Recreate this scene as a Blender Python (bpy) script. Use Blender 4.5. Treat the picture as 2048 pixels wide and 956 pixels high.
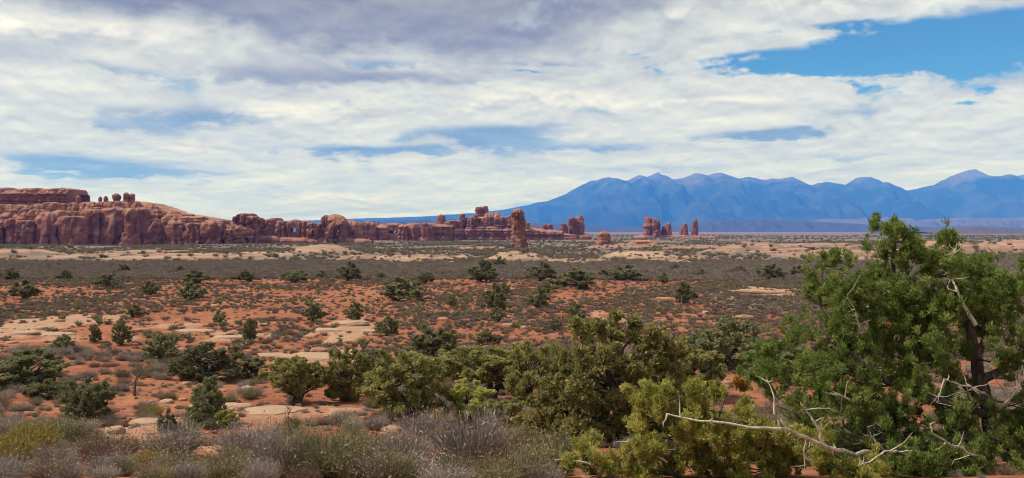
import bpy, math, random
import numpy as np
from mathutils import Vector, Euler, noise as mnoise

for o in list(bpy.data.objects):
    bpy.data.objects.remove(o)
S = bpy.context.scene
COL = S.collection
R = math.radians

# ------------------------------------------------------------------ camera
EYE = 15.0           # metres above the far plain
F = 1774.0           # focal length in pixels of a 2048 wide picture
HOR = 462.0          # picture row of the horizon
cam_d = bpy.data.cameras.new('camera')
cam = bpy.data.objects.new('camera', cam_d)
COL.objects.link(cam)
cam.location = (0, 0, EYE)
cam_d.sensor_width = 36.0
cam_d.lens = 36.0 * F / 2048
cam_d.clip_start = 0.1
cam_d.clip_end = 120000
cam.rotation_euler = (R(90) - math.atan((478 - HOR) / F), 0, 0)
S.camera = cam

# ------------------------------------------------------------------ sun, sky, exposure
SUN_AZ, SUN_EL = -90.0, 52.0      # degrees from the view direction (negative: left), elevation
sun_d = bpy.data.lights.new('sun', 'SUN')
sun_d.energy = 4.0
sun_d.angle = R(2.5)
sun_d.color = (1.0, 0.95, 0.87)
sun = bpy.data.objects.new('sun', sun_d)
COL.objects.link(sun)
sd = Vector((math.sin(R(SUN_AZ)) * math.cos(R(SUN_EL)), math.cos(R(SUN_AZ)) * math.cos(R(SUN_EL)), math.sin(R(SUN_EL))))
sun.rotation_euler = sd.to_track_quat('Z', 'Y').to_euler()
sun.location = (-60, 30, 90)

S.view_settings.view_transform = 'Standard'
S.view_settings.look = 'None'
S.view_settings.exposure = 0.38
S.view_settings.gamma = 1.0
S.view_settings.use_curve_mapping = False
S.cycles.max_bounces = 6
S.cycles.diffuse_bounces = 3
S.cycles.transparent_max_bounces = 8
S.cycles.volume_bounces = 1
S.cycles.pixel_filter_type = 'BLACKMAN_HARRIS'
S.cycles.filter_width = 1.1


class NB:
    """small helper to write node trees as expressions"""
    def __init__(self, tree):
        self.t = tree
        self.n = tree.nodes
        self.l = tree.links

    def new(self, kind, **kw):
        nd = self.n.new(kind)
        for k, v in kw.items():
            setattr(nd, k, v)
        return nd

    def put(self, sock, v):
        if v is None:
            return
        if hasattr(v, 'is_linked') or hasattr(v, 'links'):
            self.l.new(v, sock)
        else:
            sock.default_value = v

    def m(self, op, a, b=None, c=None, clamp=False):
        nd = self.new('ShaderNodeMath', operation=op, use_clamp=clamp)
        for i, v in enumerate((a, b, c)):
            self.put(nd.inputs[i], v)
        return nd.outputs[0]

    def ss(self, v, lo, hi, olo=0.0, ohi=1.0):
        nd = self.new('ShaderNodeMapRange', interpolation_type='SMOOTHSTEP')
        for i, x in enumerate((v, lo, hi, olo, ohi)):
            self.put(nd.inputs[i], x)
        return nd.outputs[0]

    def mix(self, f, a, b, blend='MIX'):
        nd = self.new('ShaderNodeMix', data_type='RGBA', blend_type=blend)
        self.put(nd.inputs[0], f)
        for i, v in ((6, a), (7, b)):
            if isinstance(v, tuple) and len(v) == 3:
                v = (*v, 1)
            self.put(nd.inputs[i], v)
        return nd.outputs[2]

    def noise(self, vec, scale, detail=4, rough=0.55, dist=0.0, out=0):
        nd = self.new('ShaderNodeTexNoise')
        if vec is not None:
            self.l.new(vec, nd.inputs['Vector'])
        nd.inputs['Scale'].default_value = scale
        nd.inputs['Detail'].default_value = detail
        nd.inputs['Roughness'].default_value = rough
        nd.inputs['Distortion'].default_value = dist
        return nd.outputs[out]

    def vmul(self, vec, s):
        nd = self.new('ShaderNodeVectorMath', operation='MULTIPLY')
        self.l.new(vec, nd.inputs[0])
        nd.inputs[1].default_value = s
        return nd.outputs[0]

    def vadd(self, vec, s):
        nd = self.new('ShaderNodeVectorMath', operation='ADD')
        self.l.new(vec, nd.inputs[0])
        nd.inputs[1].default_value = s
        return nd.outputs[0]


world = bpy.data.worlds.new('World')
S.world = world
world.use_nodes = True
wt = world.node_tree
wt.nodes.clear()
W = NB(wt)
w_out = W.new('ShaderNodeOutputWorld')
w_bg = W.new('ShaderNodeBackground')
W.l.new(w_bg.outputs[0], w_out.inputs[0])
sky = W.new('ShaderNodeTexSky', sky_type='NISHITA')
sky.sun_disc = False
sky.sun_elevation = R(SUN_EL)
sky.sun_rotation = R(SUN_AZ)
sky.altitude = 1400
sky.air_density = 1.0
sky.dust_density = 0.6
w_bg.inputs[1].default_value = 0.10
tc = W.new('ShaderNodeTexCoord')
sep = W.new('ShaderNodeSeparateXYZ')
W.l.new(tc.outputs['Generated'], sep.inputs[0])
dx, dy, dz = sep.outputs
# cloud layer: bearing around the horizon and a height that crowds towards it
hl = W.m('SQRT', W.m('MAXIMUM', W.m('ADD', W.m('MULTIPLY', dx, dx), W.m('MULTIPLY', dy, dy)), 0.0004))
comb = W.new('ShaderNodeCombineXYZ')
W.put(comb.inputs[0], W.m('MULTIPLY', W.m('DIVIDE', dx, hl), 5.5))
W.put(comb.inputs[1], W.m('MULTIPLY', W.m('DIVIDE', dy, hl), 5.5))
W.put(comb.inputs[2], W.m('MULTIPLY', W.m('LOGARITHM', W.m('ADD', W.m('MAXIMUM', dz, 0.0), 0.075), 2.71828), 3.3))
q = comb.outputs[0]
az = W.m('ARCTAN2', dx, dy)
el = dz
n_big = W.noise(W.vadd(q, (3.1, 7.7, 0.0)), 0.45, 4, 0.55, 0.2)
n_mid = W.noise(W.vadd(q, (11.0, 2.0, 0.0)), 1.0, 6, 0.58, 0.35)
n_fin = W.noise(W.vadd(q, (1.7, 5.0, 3.0)), 2.6, 6, 0.60, 0.3)
n_off = W.noise(W.vadd(q, (11.0, 2.0, 0.16)), 1.0, 6, 0.58, 0.35)
n_fof = W.noise(W.vadd(q, (1.7, 5.0, 3.07)), 2.6, 6, 0.60, 0.3)
n_tin = W.noise(W.vadd(q, (8.7, 1.0, 6.0)), 7.5, 4, 0.6, 0.2)
azw = W.m('ADD', az, W.m('MULTIPLY', W.m('SUBTRACT', n_mid, 0.5), 0.16))
azw = W.m('ADD', azw, W.m('MULTIPLY', W.m('SUBTRACT', n_fin, 0.5), 0.14))
elw = W.m('ADD', el, W.m('MULTIPLY', W.m('SUBTRACT', n_fin, 0.5), 0.026))
elw = W.m('ADD', elw, W.m('MULTIPLY', W.m('SUBTRACT', n_mid, 0.5), 0.036))
elw = W.m('ADD', elw, W.m('MULTIPLY', W.m('SUBTRACT', n_tin, 0.5), 0.012))


def sky_blob(px, py, wx, wy, amp):
    a0 = math.atan((px - 1024) / F)
    e0 = (HOR - py) / F * math.cos(a0)
    u = W.m('DIVIDE', W.m('SUBTRACT', azw, a0), wx / F)
    v = W.m('DIVIDE', W.m('SUBTRACT', elw, e0), wy / F)
    r2 = W.m('ADD', W.m('MULTIPLY', u, u), W.m('MULTIPLY', v, v))
    return W.m('MULTIPLY', W.m('EXPONENT', W.m('MULTIPLY', r2, -1.0)), amp)


def total(blobs):
    acc = None
    for b in blobs:
        s = sky_blob(*b)
        acc = s if acc is None else W.m('ADD', acc, s)
    return acc


def nz_(n, k, c=0.5):
    return W.m('MULTIPLY', W.m('SUBTRACT', n, c), k)


# clear gaps between the clouds
gaps = total([(1880, 98, 270, 46, 1.5), (1560, 142, 190, 18, 1.1), (2070, 180, 120, 18, 1.1), (2150, 80, 240, 60, 0.8), (1640, 70, 120, 9, .55),
              (1040, 152, 45, 7, 0.9), (1450, 125, 90, 10, .6)])
blue = W.m('ADD', gaps, nz_(n_mid, 0.9))
blue = W.m('ADD', blue, nz_(n_fin, 2.0))
blue = W.m('ADD', blue, nz_(n_tin, 0.9))
blue = W.ss(blue, 0.28, 0.92)
# thin veils where blue shows through
thin = total([(300, 150, 160, 12, .5), (900, 195, 120, 9, .4), (1350, 330, 160, 9, .4), (1010, 270, 150, 22, 1.25), (700, 302, 140, 12, 1.0), (130, 325, 200, 20, 1.1), (1500, 270, 90, 12, 1.0), (1620, 262, 70, 14, .9),
              (440, 232, 110, 18, 0.7), (60, 135, 120, 12, 0.8), (780, 132, 120, 9, 0.7), (1180, 225, 100, 16, .8), (330, 350, 160, 10, 0.6), (1230, 290, 120, 9, .6),
              (860, 300, 60, 10, .7), (200, 245, 110, 12, .5), (1100, 130, 140, 8, .5), (1800, 215, 200, 8, .4), (1700, 305, 160, 7, .4)])
thin = W.m('ADD', thin, nz_(n_mid, 2.4, 0.53))
thin = W.m('ADD', thin, nz_(n_big, 0.7))
thin = W.m('ADD', thin, nz_(n_fin, 1.5))
thin = W.m('ADD', thin, nz_(n_tin, 0.6))
thin = W.m('ADD', thin, 0.06)
thin = W.ss(thin, 0.14, 1.0)
# heavy grey bases
grey = total([(800, 70, 420, 62, 1.15), (420, 15, 330, 36, 0.95), (1120, 25, 280, 34, 0.8), (560, 150, 330, 18, 0.6), (860, 165, 240, 13, 0.45), (1200, 190, 90, 14, .5), (250, 215, 200, 14, .35)])
grey = W.m('ADD', grey, nz_(n_mid, 1.9))
grey = W.m('ADD', grey, nz_(n_big, 0.5))
grey = W.m('ADD', grey, nz_(n_fin, 0.8))
grey = W.m('ADD', grey, nz_(n_tin, 0.5))
grey = W.ss(grey, 0.05, 1.15)
# sunlit tops
lite = total([(1110, 200, 170, 22, 1.0), (650, 225, 130, 22, .9), (180, 65, 170, 26, .9), (1450, 205, 120, 14, .8), (1560, 20, 300, 18, .6), (420, 290, 110, 14, .7), (700, 388, 130, 12, .8), (1650, 155, 90, 9, .9)])
lite = W.m('ADD', lite, nz_(n_fin, 1.2))
lite = W.m('ADD', lite, nz_(n_tin, 0.7))
lite = W.m('ADD', lite, nz_(n_mid, 1.0))
lite = W.ss(lite, 0.10, 1.0)
# billow relief
rel = W.m('ADD', W.m('MULTIPLY', W.m('SUBTRACT', n_off, n_mid), -1.6), W.m('MULTIPLY', W.m('SUBTRACT', n_fof, n_fin), -1.0))
rel = W.m('ADD', 1.0, rel)
rel = W.m('MAXIMUM', W.m('MINIMUM', rel, 1.25), 0.76)
K = 8.1    # background strength is 0.10
cloud = W.mix(grey, (0.655 * K, 0.675 * K, 0.63 * K), (0.285 * K, 0.280 * K, 0.245 * K))
cloud = W.mix(thin, cloud, (0.215 * K, 0.290 * K, 0.36 * K))
cloud = W.mix(W.m('MULTIPLY', lite, 0.85), cloud, (0.90 * K, 0.88 * K, 0.80 * K))
comb_rel = W.new('ShaderNodeCombineXYZ')
for i in range(3):
    W.put(comb_rel.inputs[i], rel)
cloud = W.mix(1.0, cloud, comb_rel.outputs[0], 'MULTIPLY')
clear = W.mix(1.0, sky.outputs[0], (0.31, 0.62, 0.80), 'MULTIPLY')
final = W.mix(blue, cloud, clear)
W.l.new(final, w_bg.inputs[0])

# ------------------------------------------------------------------ noise and terrain shape
_rs = np.random.RandomState(11)
_lat = _rs.rand(256, 256)


def vnoise(x, y):
    x = np.asarray(x, float)
    y = np.asarray(y, float)
    xi = np.floor(x).astype(int)
    yi = np.floor(y).astype(int)
    fx = x - xi
    fy = y - yi
    fx = fx * fx * (3 - 2 * fx)
    fy = fy * fy * (3 - 2 * fy)
    a = _lat[xi & 255, yi & 255]
    b = _lat[(xi + 1) & 255, yi & 255]
    c = _lat[xi & 255, (yi + 1) & 255]
    d = _lat[(xi + 1) & 255, (yi + 1) & 255]
    return (a * (1 - fx) + b * fx) * (1 - fy) + (c * (1 - fx) + d * fx) * fy - 0.5


def fbm(x, y, octv=4, gain=0.5):
    s = 0
    a = 1.0
    for i in range(octv):
        s = s + a * vnoise(x * 2 ** i + 17.3 * i, y * 2 ** i + 9.1 * i)
        a *= gain
    return s


def sst(v, lo, hi):
    t = np.clip((v - lo) / (hi - lo), 0, 1)
    return t * t * (3 - 2 * t)


_dd = np.array([-200, 0, 4, 10, 16, 25, 34, 45, 60, 100, 200, 300, 550, 800, 2000, 4000, 40000.])
_dr = np.array([1.4, 1.6, 2.0, 3.05, 4.3, 6.0, 7.2, 7.9, 8.35, 9.0, 9.6, 10.1, 11.0, 12.0, 14.2, 15.0, 15.])
_ls = np.linspace(math.log(1.0), math.log(40001), 900)
_lv = np.interp(np.exp(_ls) - 1.0, _dd, _dr)
_k = np.ones(25) / 25
_lv2 = np.convolve(np.pad(_lv, 12, mode='edge'), _k, 'valid')


def drop(y):
    return np.interp(np.log(np.maximum(y, 0) + 1.0), _ls, _lv2)


def row_depth(py):
    """depth at which the smooth slope shows on a picture row"""
    d = np.exp(np.linspace(math.log(13), math.log(20000), 4000))
    r = HOR + drop(d) / d * F
    return float(d[np.argmin(np.abs(r - py))])


# slickrock swells: picture column, row of the foot, width, height (pixels) -> metres at that depth
SWELL = [(620, 509, 210, 16, .5), (835, 527, 240, 15, 1), (1015, 526, 190, 21, 1), (1275, 523, 200, 17, 1), (1150, 527, 170, 7, 1),
         (1560, 509, 400, 24, .25), (1720, 518, 340, 15, .4), (1960, 511, 340, 26, .3), (1420, 500, 240, 9, .2), (1680, 497, 300, 10, .2), (330, 522, 460, 12, .9), (120, 518, 260, 9, .7), (230, 508, 260, 6, .5),
         (480, 515, 240, 8, .8), (1420, 523, 160, 8, .8), (1270, 497, 130, 9, .4), (1850, 527, 260, 8, .6), (700, 522, 160, 8, .7),
         (2120, 500, 200, 18, .3), (-80, 512, 240, 12, .7), (1205, 499, 90, 6, .3), (960, 500, 130, 5, .3), (1340, 527, 260, 6, .9)]
_SW = []
for px, py, w, h, tan in SWELL:
    d = row_depth(py)
    _SW.append(((px - 1024) / F * d, d * 1.08, w / F * d * 0.5, d * 0.10, h / F * d, tan))
# bare patches of pale rock pavement nearer by: column, row, width, height in pixels
PATCH = [(100, 652, 260, 30, .9), (700, 655, 130, 22, .9), (650, 712, 230, 14, .8), (470, 672, 150, 16, .6), (560, 828, 330, 18, .45),
         (250, 868, 150, 34, .6), (1530, 582, 140, 12, .8), (150, 680, 240, 12, .5), (1230, 630, 90, 14, .5), (350, 655, 160, 9, .6),
         (60, 730, 160, 10, .4), (700, 738, 200, 16, .4), (520, 855, 140, 22, .4)]
_PT = []
for px, py, w, h, a in PATCH:
    d0, d1, d = row_depth(py - h), row_depth(py + h), row_depth(py)
    _PT.append(((px - 1024) / F * d, d, w / F * d * 0.5, max((d0 - d1) * 0.5, 1.0), a))


def terrain(x, y):
    """height, rock mask, pavement mask, swell tan tone"""
    x = np.asarray(x, float)
    y = np.asarray(y, float)
    yy = np.maximum(y, 1.0)
    z = EYE - drop(y)
    near = 1 - sst(yy, 60, 200)
    z = z + near * sst(yy, 8, 25) * (0.45 * fbm(x / 7, y / 7, 3) + 0.10 * fbm(x / 1.3, y / 1.3, 2))
    z = z + sst(yy, 40, 150) * (1 - sst(yy, 1500, 4000)) * (0.9 * fbm(x / 45, y / 70, 3))
    z = z + sst(yy, 300, 900) * (1 - sst(yy, 2000, 6000)) * 2.2 * fbm(x / 190, y / 260, 3)
    rock = np.zeros_like(z)
    tan = np.zeros_like(z)
    for sx, sy, rx, ry, h, tn in _SW:
        u = (x - sx) / rx
        v = (y - sy) / ry
        n = fbm(x / rx * 2.2 + sx, y / ry * 2.2, 3)
        r = np.sqrt(u * u + v * v) + 0.55 * n
        b = 1 - sst(r, 0.15, 1.0)
        st = 1.0 + 0.12 * np.sin(b * 14 + 6 * n)
        z = z + h * b * st
        rr = sst(b, 0.06, 0.4)
        tan = np.where(rr > rock, tn, tan)
        rock = np.maximum(rock, rr)
    pav = np.zeros_like(z)
    for sx, sy, rx, ry, a in _PT:
        u = (x - sx) / rx
        v = (y - sy) / ry
        m = np.sqrt(u * u + v * v) + 0.9 * fbm(x / rx * 3 + 3, y / ry * 2.0, 4)
        pav = np.maximum(pav, a * (1 - sst(m, 0.55, 1.0)))
    z = z + pav * 0.12 * near
    return z, rock, pav, tan


def gz(x, y):
    return float(terrain(np.array([x]), np.array([y]))[0][0])


def ground_at(px, py):
    """point of the ground seen at a picture place"""
    d = np.exp(np.linspace(math.log(12.5), math.log(6000), 2500))
    x = (px - 1024) / F * d
    r = HOR + (EYE - terrain(x, d)[0]) / d * F
    i = np.where(r >= py)[0]
    k = i[-1] if len(i) else 0
    return Vector((float(x[k]), float(d[k]), float(EYE - (r[k] - HOR) / F * d[k])))


def at(px, py, Y):
    return Vector(((px - 1024) / F * Y, Y, EYE - (py - HOR) / F * Y))


# ------------------------------------------------------------------ mesh helpers
def mesh_np(name, V, faces, mats, smooth=False, attr=None, mat_idx=None):
    """V (n,3); faces: list of int arrays (m,k)"""
    me = bpy.data.meshes.new(name)
    V = np.asarray(V, np.float32)
    me.vertices.add(len(V))
    me.vertices.foreach_set('co', V.ravel())
    loops, starts, tot = [], [], 0
    for f in faces:
        f = np.asarray(f, np.int32)
        if len(f) == 0:
            continue
        loops.append(f.ravel())
        starts.append(tot + np.arange(len(f)) * f.shape[1])
        tot += f.size
    loops = np.concatenate(loops)
    starts = np.concatenate(starts)
    me.loops.add(len(loops))
    me.loops.foreach_set('vertex_index', loops)
    me.polygons.add(len(starts))
    me.polygons.foreach_set('loop_start', starts.astype(np.int32))
    if smooth:
        me.polygons.foreach_set('use_smooth', np.ones(len(starts), bool))
    if mat_idx is not None:
        me.polygons.foreach_set('material_index', np.asarray(mat_idx, np.int32))
    for m in (mats if isinstance(mats, (list, tuple)) else [mats]):
        me.materials.append(m)
    if attr:
        for k, v in attr.items():
            v = np.asarray(v, np.float32)
            if v.ndim == 1:
                a = me.attributes.new(k, 'FLOAT', 'POINT')
                a.data.foreach_set('value', v)
            else:
                a = me.attributes.new(k, 'FLOAT_COLOR', 'POINT')
                a.data.foreach_set('color', v.ravel())
    me.update(calc_edges=True)
    me.validate()
    return me


def link(name, me, parent=None, loc=None):
    o = bpy.data.objects.new(name, me)
    COL.objects.link(o)
    if parent is not None:
        o.parent = parent
    if loc is not None:
        o.location = loc
    return o


def tag(o, label, cat, group=None):
    o['label'] = label
    o['category'] = cat
    if group:
        o['group'] = group
    return o


def empty(name, loc, rz=0.0):
    o = bpy.data.objects.new(name, None)
    COL.objects.link(o)
    o.location = loc
    o.rotation_euler = (0, 0, rz)
    o.empty_display_size = 0.3
    return o


# ------------------------------------------------------------------ materials
def material(name):
    m = bpy.data.materials.new(name)
    m.use_nodes = True
    t = m.node_tree
    t.nodes.clear()
    b = NB(t)
    out = b.new('ShaderNodeOutputMaterial')
    return m, b, out


def principled(b, out, col, rough=0.9, bump=None, bstr=0.4, bdist=0.05, spec=0.2):
    p = b.new('ShaderNodeBsdfPrincipled')
    b.put(p.inputs['Base Color'], col if not isinstance(col, tuple) else (*col, 1))
    p.inputs['Roughness'].default_value = rough
    p.inputs['Specular IOR Level'].default_value = spec
    if bump is not None:
        bn = b.new('ShaderNodeBump')
        bn.inputs['Strength'].default_value = bstr
        bn.inputs['Distance'].default_value = bdist
        b.l.new(bump, bn.inputs['Height'])
        b.l.new(bn.outputs[0], p.inputs['Normal'])
    b.l.new(p.outputs[0], out.inputs[0])
    return p


def ground_material():
    m, b, out = material('desert_ground')
    geo = b.new('ShaderNodeNewGeometry')
    pos = geo.outputs['Position']
    za = b.new('ShaderNodeAttribute', attribute_name='zone')
    zs = b.new('ShaderNodeSeparateColor')
    b.l.new(za.outputs['Color'], zs.inputs[0])
    rock, veg, pav = zs.outputs
    tan = za.outputs['Alpha']
    n1 = b.noise(pos, 0.11, 5, 0.6)
    n2 = b.noise(pos, 1.4, 6, 0.65)
    n3 = b.noise(pos, 14.0, 4, 0.7)
    far = b.noise(b.vmul(pos, (1, 0.6, 1)), 0.016, 6, 0.65)
    soil = b.mix(b.ss(n1, 0.35, 0.65), (0.248, 0.081, 0.041), (0.328, 0.135, 0.075))
    soil = b.mix(b.ss(n2, 0.42, 0.66), soil, (0.153, 0.056, 0.034))
    soil = b.mix(b.ss(n3, 0.55, 0.8, 0, 0.5), soil, (0.352, 0.194, 0.127))
    # slickrock: banded cream, salmon and tan
    bands = b.noise(b.vmul(pos, (0.015, 0.010, 1.3)), 1.0, 5, 0.6, 0.5)
    stone = b.mix(b.ss(bands, 0.38, 0.62), (0.215, 0.115, 0.088), (0.31, 0.19, 0.15))
    pale = b.mix(b.ss(bands, 0.36, 0.6), (0.25, 0.145, 0.10), (0.36, 0.245, 0.17))
    stone = b.mix(tan, stone, pale)
    stone = b.mix(b.ss(b.noise(b.vmul(pos, (.5, .35, 1)), 0.25, 5, 0.7), 0.48, 0.66, 0, .9), stone, (0.16, 0.10, 0.078))  # dark patches: rock mottling, deepened to paint in shadows of the strata ledges
    stone = b.mix(b.ss(far, 0.56, 0.70, 0, 0.6), stone, (0.258, 0.146, 0.103))
    stone = b.mix(b.ss(n2, 0.55, 0.78, 0, 0.45), stone, (0.292, 0.172, 0.120))
    # plain seen through its own dry scrub, far off
    scr = b.mix(b.ss(far, 0.36, 0.62), (0.107, 0.086, 0.074), (0.172, 0.129, 0.107))
    scr = b.mix(b.ss(b.noise(pos, 0.10, 5, 0.7), 0.52, 0.72), scr, (0.284, 0.159, 0.107))
    pavc = b.mix(b.ss(n2, 0.4, 0.7), (0.34, 0.215, 0.145), (0.29, 0.140, 0.088))
    wob = b.m('SUBTRACT', n2, 0.5)
    c = b.mix(b.ss(b.m('ADD', veg, b.m('MULTIPLY', wob, 0.7)), 0.25, 0.75), soil, scr)
    c = b.mix(b.ss(b.m('ADD', pav, b.m('MULTIPLY', wob, 1.0)), 0.30, 0.55), c, pavc)
    c = b.mix(b.ss(b.m('ADD', rock, b.m('MULTIPLY', b.m('SUBTRACT', b.noise(b.vmul(pos, (1, .45, 1)), 0.07, 6, 0.7), 0.5), 2.2)), 0.36, 0.66), c, stone)
    h = b.m('ADD', b.m('MULTIPLY', n2, 0.7), b.m('MULTIPLY', n3, 0.3))
    principled(b, out, c, 0.95, h, 0.8, 0.16, 0.1)
    return m


def rock_material(name, c_dark, c_mid, c_light, z_scale=0.22, streak=0.6, bump=1.2, xy=0.05, sand=0.8, fine=0.5):
    m, b, out = material(name)
    geo = b.new('ShaderNodeNewGeometry')
    pos = geo.outputs['Position']
    wig = b.noise(pos, xy * 0.6, 4, 0.6)
    bands = b.noise(b.vmul(pos, (0.02, 0.02, z_scale)), 1.0, 6, 0.62, 0.8)
    col = b.mix(b.ss(bands, 0.36, 0.55), c_dark, c_mid)
    col = b.mix(b.ss(bands, 0.54, 0.68), col, c_light)
    st = b.noise(b.vmul(pos, (0.28, 0.28, 0.018)), 1.0, 5, 0.65)
    col = b.mix(b.ss(st, 0.52, 0.74, 0, streak), col, tuple(0.42 * v for v in c_dark))
    col = b.mix(b.ss(wig, 0.5, 0.7, 0, 0.5), col, c_mid)
    if fine > 1:
        col = b.mix(b.ss(b.noise(pos, 3.0, 6, 0.7), 0.50, 0.66, 0, 0.65), col, tuple(0.5 * v for v in c_dark))
    # ledges collect pale sand
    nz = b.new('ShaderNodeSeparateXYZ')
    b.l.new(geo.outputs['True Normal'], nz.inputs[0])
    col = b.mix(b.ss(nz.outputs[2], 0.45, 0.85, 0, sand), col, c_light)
    h = b.m('ADD', b.m('MULTIPLY', b.noise(pos, fine, 6, 0.65), 0.6), b.m('MULTIPLY', bands, 0.8))
    principled(b, out, col, 0.92, h, 0.7, bump, 0.1)
    return m


def leaf_material(name, c1, c2, c3, transl=0.35):
    m, b, out = material(name)
    at_ = b.new('ShaderNodeAttribute', attribute_name='tint')
    t = at_.outputs['Fac']
    oi = b.new('ShaderNodeObjectInfo')
    col = b.mix(b.ss(t, 0.1, 0.6), c1, c2)
    col = b.mix(b.ss(t, 0.6, 0.98), col, c3)
    hsv = b.new('ShaderNodeHueSaturation')
    b.put(hsv.inputs['Value'], b.m('ADD', 0.82, b.m('MULTIPLY', oi.outputs['Random'], 0.36)))
    b.put(hsv.inputs['Hue'], b.m('ADD', 0.49, b.m('MULTIPLY', oi.outputs['Random'], 0.02)))
    b.l.new(col, hsv.inputs['Color'])
    col = hsv.outputs[0]
    d = b.new('ShaderNodeBsdfDiffuse')
    tr = b.new('ShaderNodeBsdfTranslucent')
    b.l.new(col, d.inputs[0])
    b.l.new(col, tr.inputs[0])
    mx = b.new('ShaderNodeMixShader')
    mx.inputs[0].default_value = transl
    b.l.new(d.outputs[0], mx.inputs[1])
    b.l.new(tr.outputs[0], mx.inputs[2])
    b.l.new(mx.outputs[0], out.inputs[0])
    return m


def bark_material(name, c1, c2):
    m, b, out = material(name)
    tc = b.new('ShaderNodeTexCoord')
    n = b.noise(b.vmul(tc.outputs['Object'], (14, 14, 3)), 1.0, 5, 0.65)
    col = b.mix(b.ss(n, 0.35, 0.65), c1, c2)
    principled(b, out, col, 0.9, n, 0.8, 0.02, 0.15)
    return m


M_ground = ground_material()
M_cliff = rock_material('red_sandstone', (0.160, 0.068, 0.058), (0.224, 0.095, 0.077), (0.358, 0.186, 0.134), 0.07, 0.8, sand=0.5)
M_ledge = rock_material('orange_sandstone', (0.149, 0.066, 0.051), (0.297, 0.138, 0.090), (0.440, 0.253, 0.165), 0.22, 0.45, sand=0.2)
M_cap = rock_material('dark_caprock', (0.156, 0.069, 0.057), (0.225, 0.098, 0.075), (0.350, 0.175, 0.125), 0.20, 0.5)
M_slab = rock_material('pale_slab', (0.25, 0.135, 0.090), (0.33, 0.205, 0.142), (0.395, 0.27, 0.195), 5.0, 0.25, 0.12, 2.0, 0.4, 4.0)
M_redslab = rock_material('red_slab', (0.22, 0.09, 0.056), (0.30, 0.14, 0.088), (0.38, 0.22, 0.145), 5.0, 0.25, 0.12, 2.0, 0.4, 4.0)
M_jun = leaf_material('juniper_foliage', (0.166, 0.170, 0.062), (0.273, 0.263, 0.096), (0.399, 0.353, 0.140))
M_jdark = leaf_material('dark_juniper_foliage', (0.118, 0.126, 0.067), (0.190, 0.192, 0.098), (0.270, 0.254, 0.138))
M_jgrn = leaf_material('fresh_juniper_foliage', (0.092, 0.140, 0.036), (0.175, 0.245, 0.062), (0.310, 0.335, 0.105), 0.42)
M_jyel = leaf_material('yellowish_juniper_foliage', (0.230, 0.244, 0.059), (0.355, 0.363, 0.090), (0.500, 0.438, 0.137), 0.42)
M_gold = leaf_material('golden_dry_foliage', (0.28, 0.16, 0.03), (0.42, 0.25, 0.05), (0.55, 0.36, 0.10), 0.4)
M_brush = leaf_material('blackbrush_twigs', (0.174, 0.134, 0.120), (0.294, 0.240, 0.216), (0.432, 0.366, 0.330), 0.15)
M_brusho = leaf_material('olive_brush_twigs', (0.138, 0.118, 0.067), (0.228, 0.194, 0.114), (0.336, 0.282, 0.180), 0.2)
M_brushr = leaf_material('russet_brush_twigs', (0.149, 0.092, 0.069), (0.241, 0.161, 0.121), (0.345, 0.247, 0.190), 0.15)
M_fbrush = leaf_material('dark_brown_brush', (0.100, 0.072, 0.062), (0.170, 0.126, 0.110), (0.27, 0.210, 0.185), 0.15)
M_fgrey = leaf_material('grey_brown_brush', (0.150, 0.118, 0.108), (0.225, 0.182, 0.166), (0.31, 0.255, 0.235), 0.15)
M_eph = leaf_material('green_stem_brush', (0.125, 0.110, 0.060), (0.190, 0.168, 0.098), (0.28, 0.242, 0.155), 0.2)
M_yel = leaf_material('yellow_brush', (0.17, 0.135, 0.035), (0.28, 0.225, 0.06), (0.40, 0.32, 0.11), 0.3)
M_bark = bark_material('juniper_bark', (0.045, 0.034, 0.030), (0.135, 0.105, 0.088))
M_pale = bark_material('weathered_dead_wood', (0.30, 0.25, 0.21), (0.55, 0.49, 0.42))
M_snag = bark_material('dark_dead_wood', (0.055, 0.035, 0.030), (0.13, 0.090, 0.075))

# ------------------------------------------------------------------ the ground, one sheet to the horizon
s = np.linspace(-1.3, 1.3, 390)
yrow = np.concatenate([np.linspace(-200, 0, 12), np.exp(np.linspace(math.log(1.5), math.log(36000), 480))])
SS, YY = np.meshgrid(s, yrow)
XX = (0.62 * np.maximum(YY, 0) + 12) * SS + 300 * SS ** 5
ZZ, rk, pv, tn = terrain(XX, YY)
veg = sst(YY, 172, 240) * 0.75
pxs = XX / np.maximum(YY, 1) * F + 1024
veg = np.maximum(veg, 0.55 * sst(YY, 60, 120) * sst(pxs + 160 * fbm(XX / 20, YY / 20, 3), 1280, 1480))
veg = np.where(YY > 700, np.maximum(veg, 0.9), veg)
veg = veg + 0.5 * fbm(XX / 14, YY / 20, 4) * (1 - sst(YY, 300, 600))
V = np.stack([XX, YY, ZZ], -1).reshape(-1, 3)
nr, nc = XX.shape
idx = np.arange(nr * nc).reshape(nr, nc)
Q = np.stack([idx[:-1, :-1], idx[:-1, 1:], idx[1:, 1:], idx[1:, :-1]], -1).reshape(-1, 4)
zone = np.stack([rk, np.clip(veg, 0, 1), pv, tn], -1).reshape(-1, 4)
g = link('ground', mesh_np('ground', V, [Q], M_ground, True, {'zone': zone}))
g['kind'] = 'structure'
g['label'] = 'red desert soil with pale slickrock reaching to the horizon'

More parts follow.
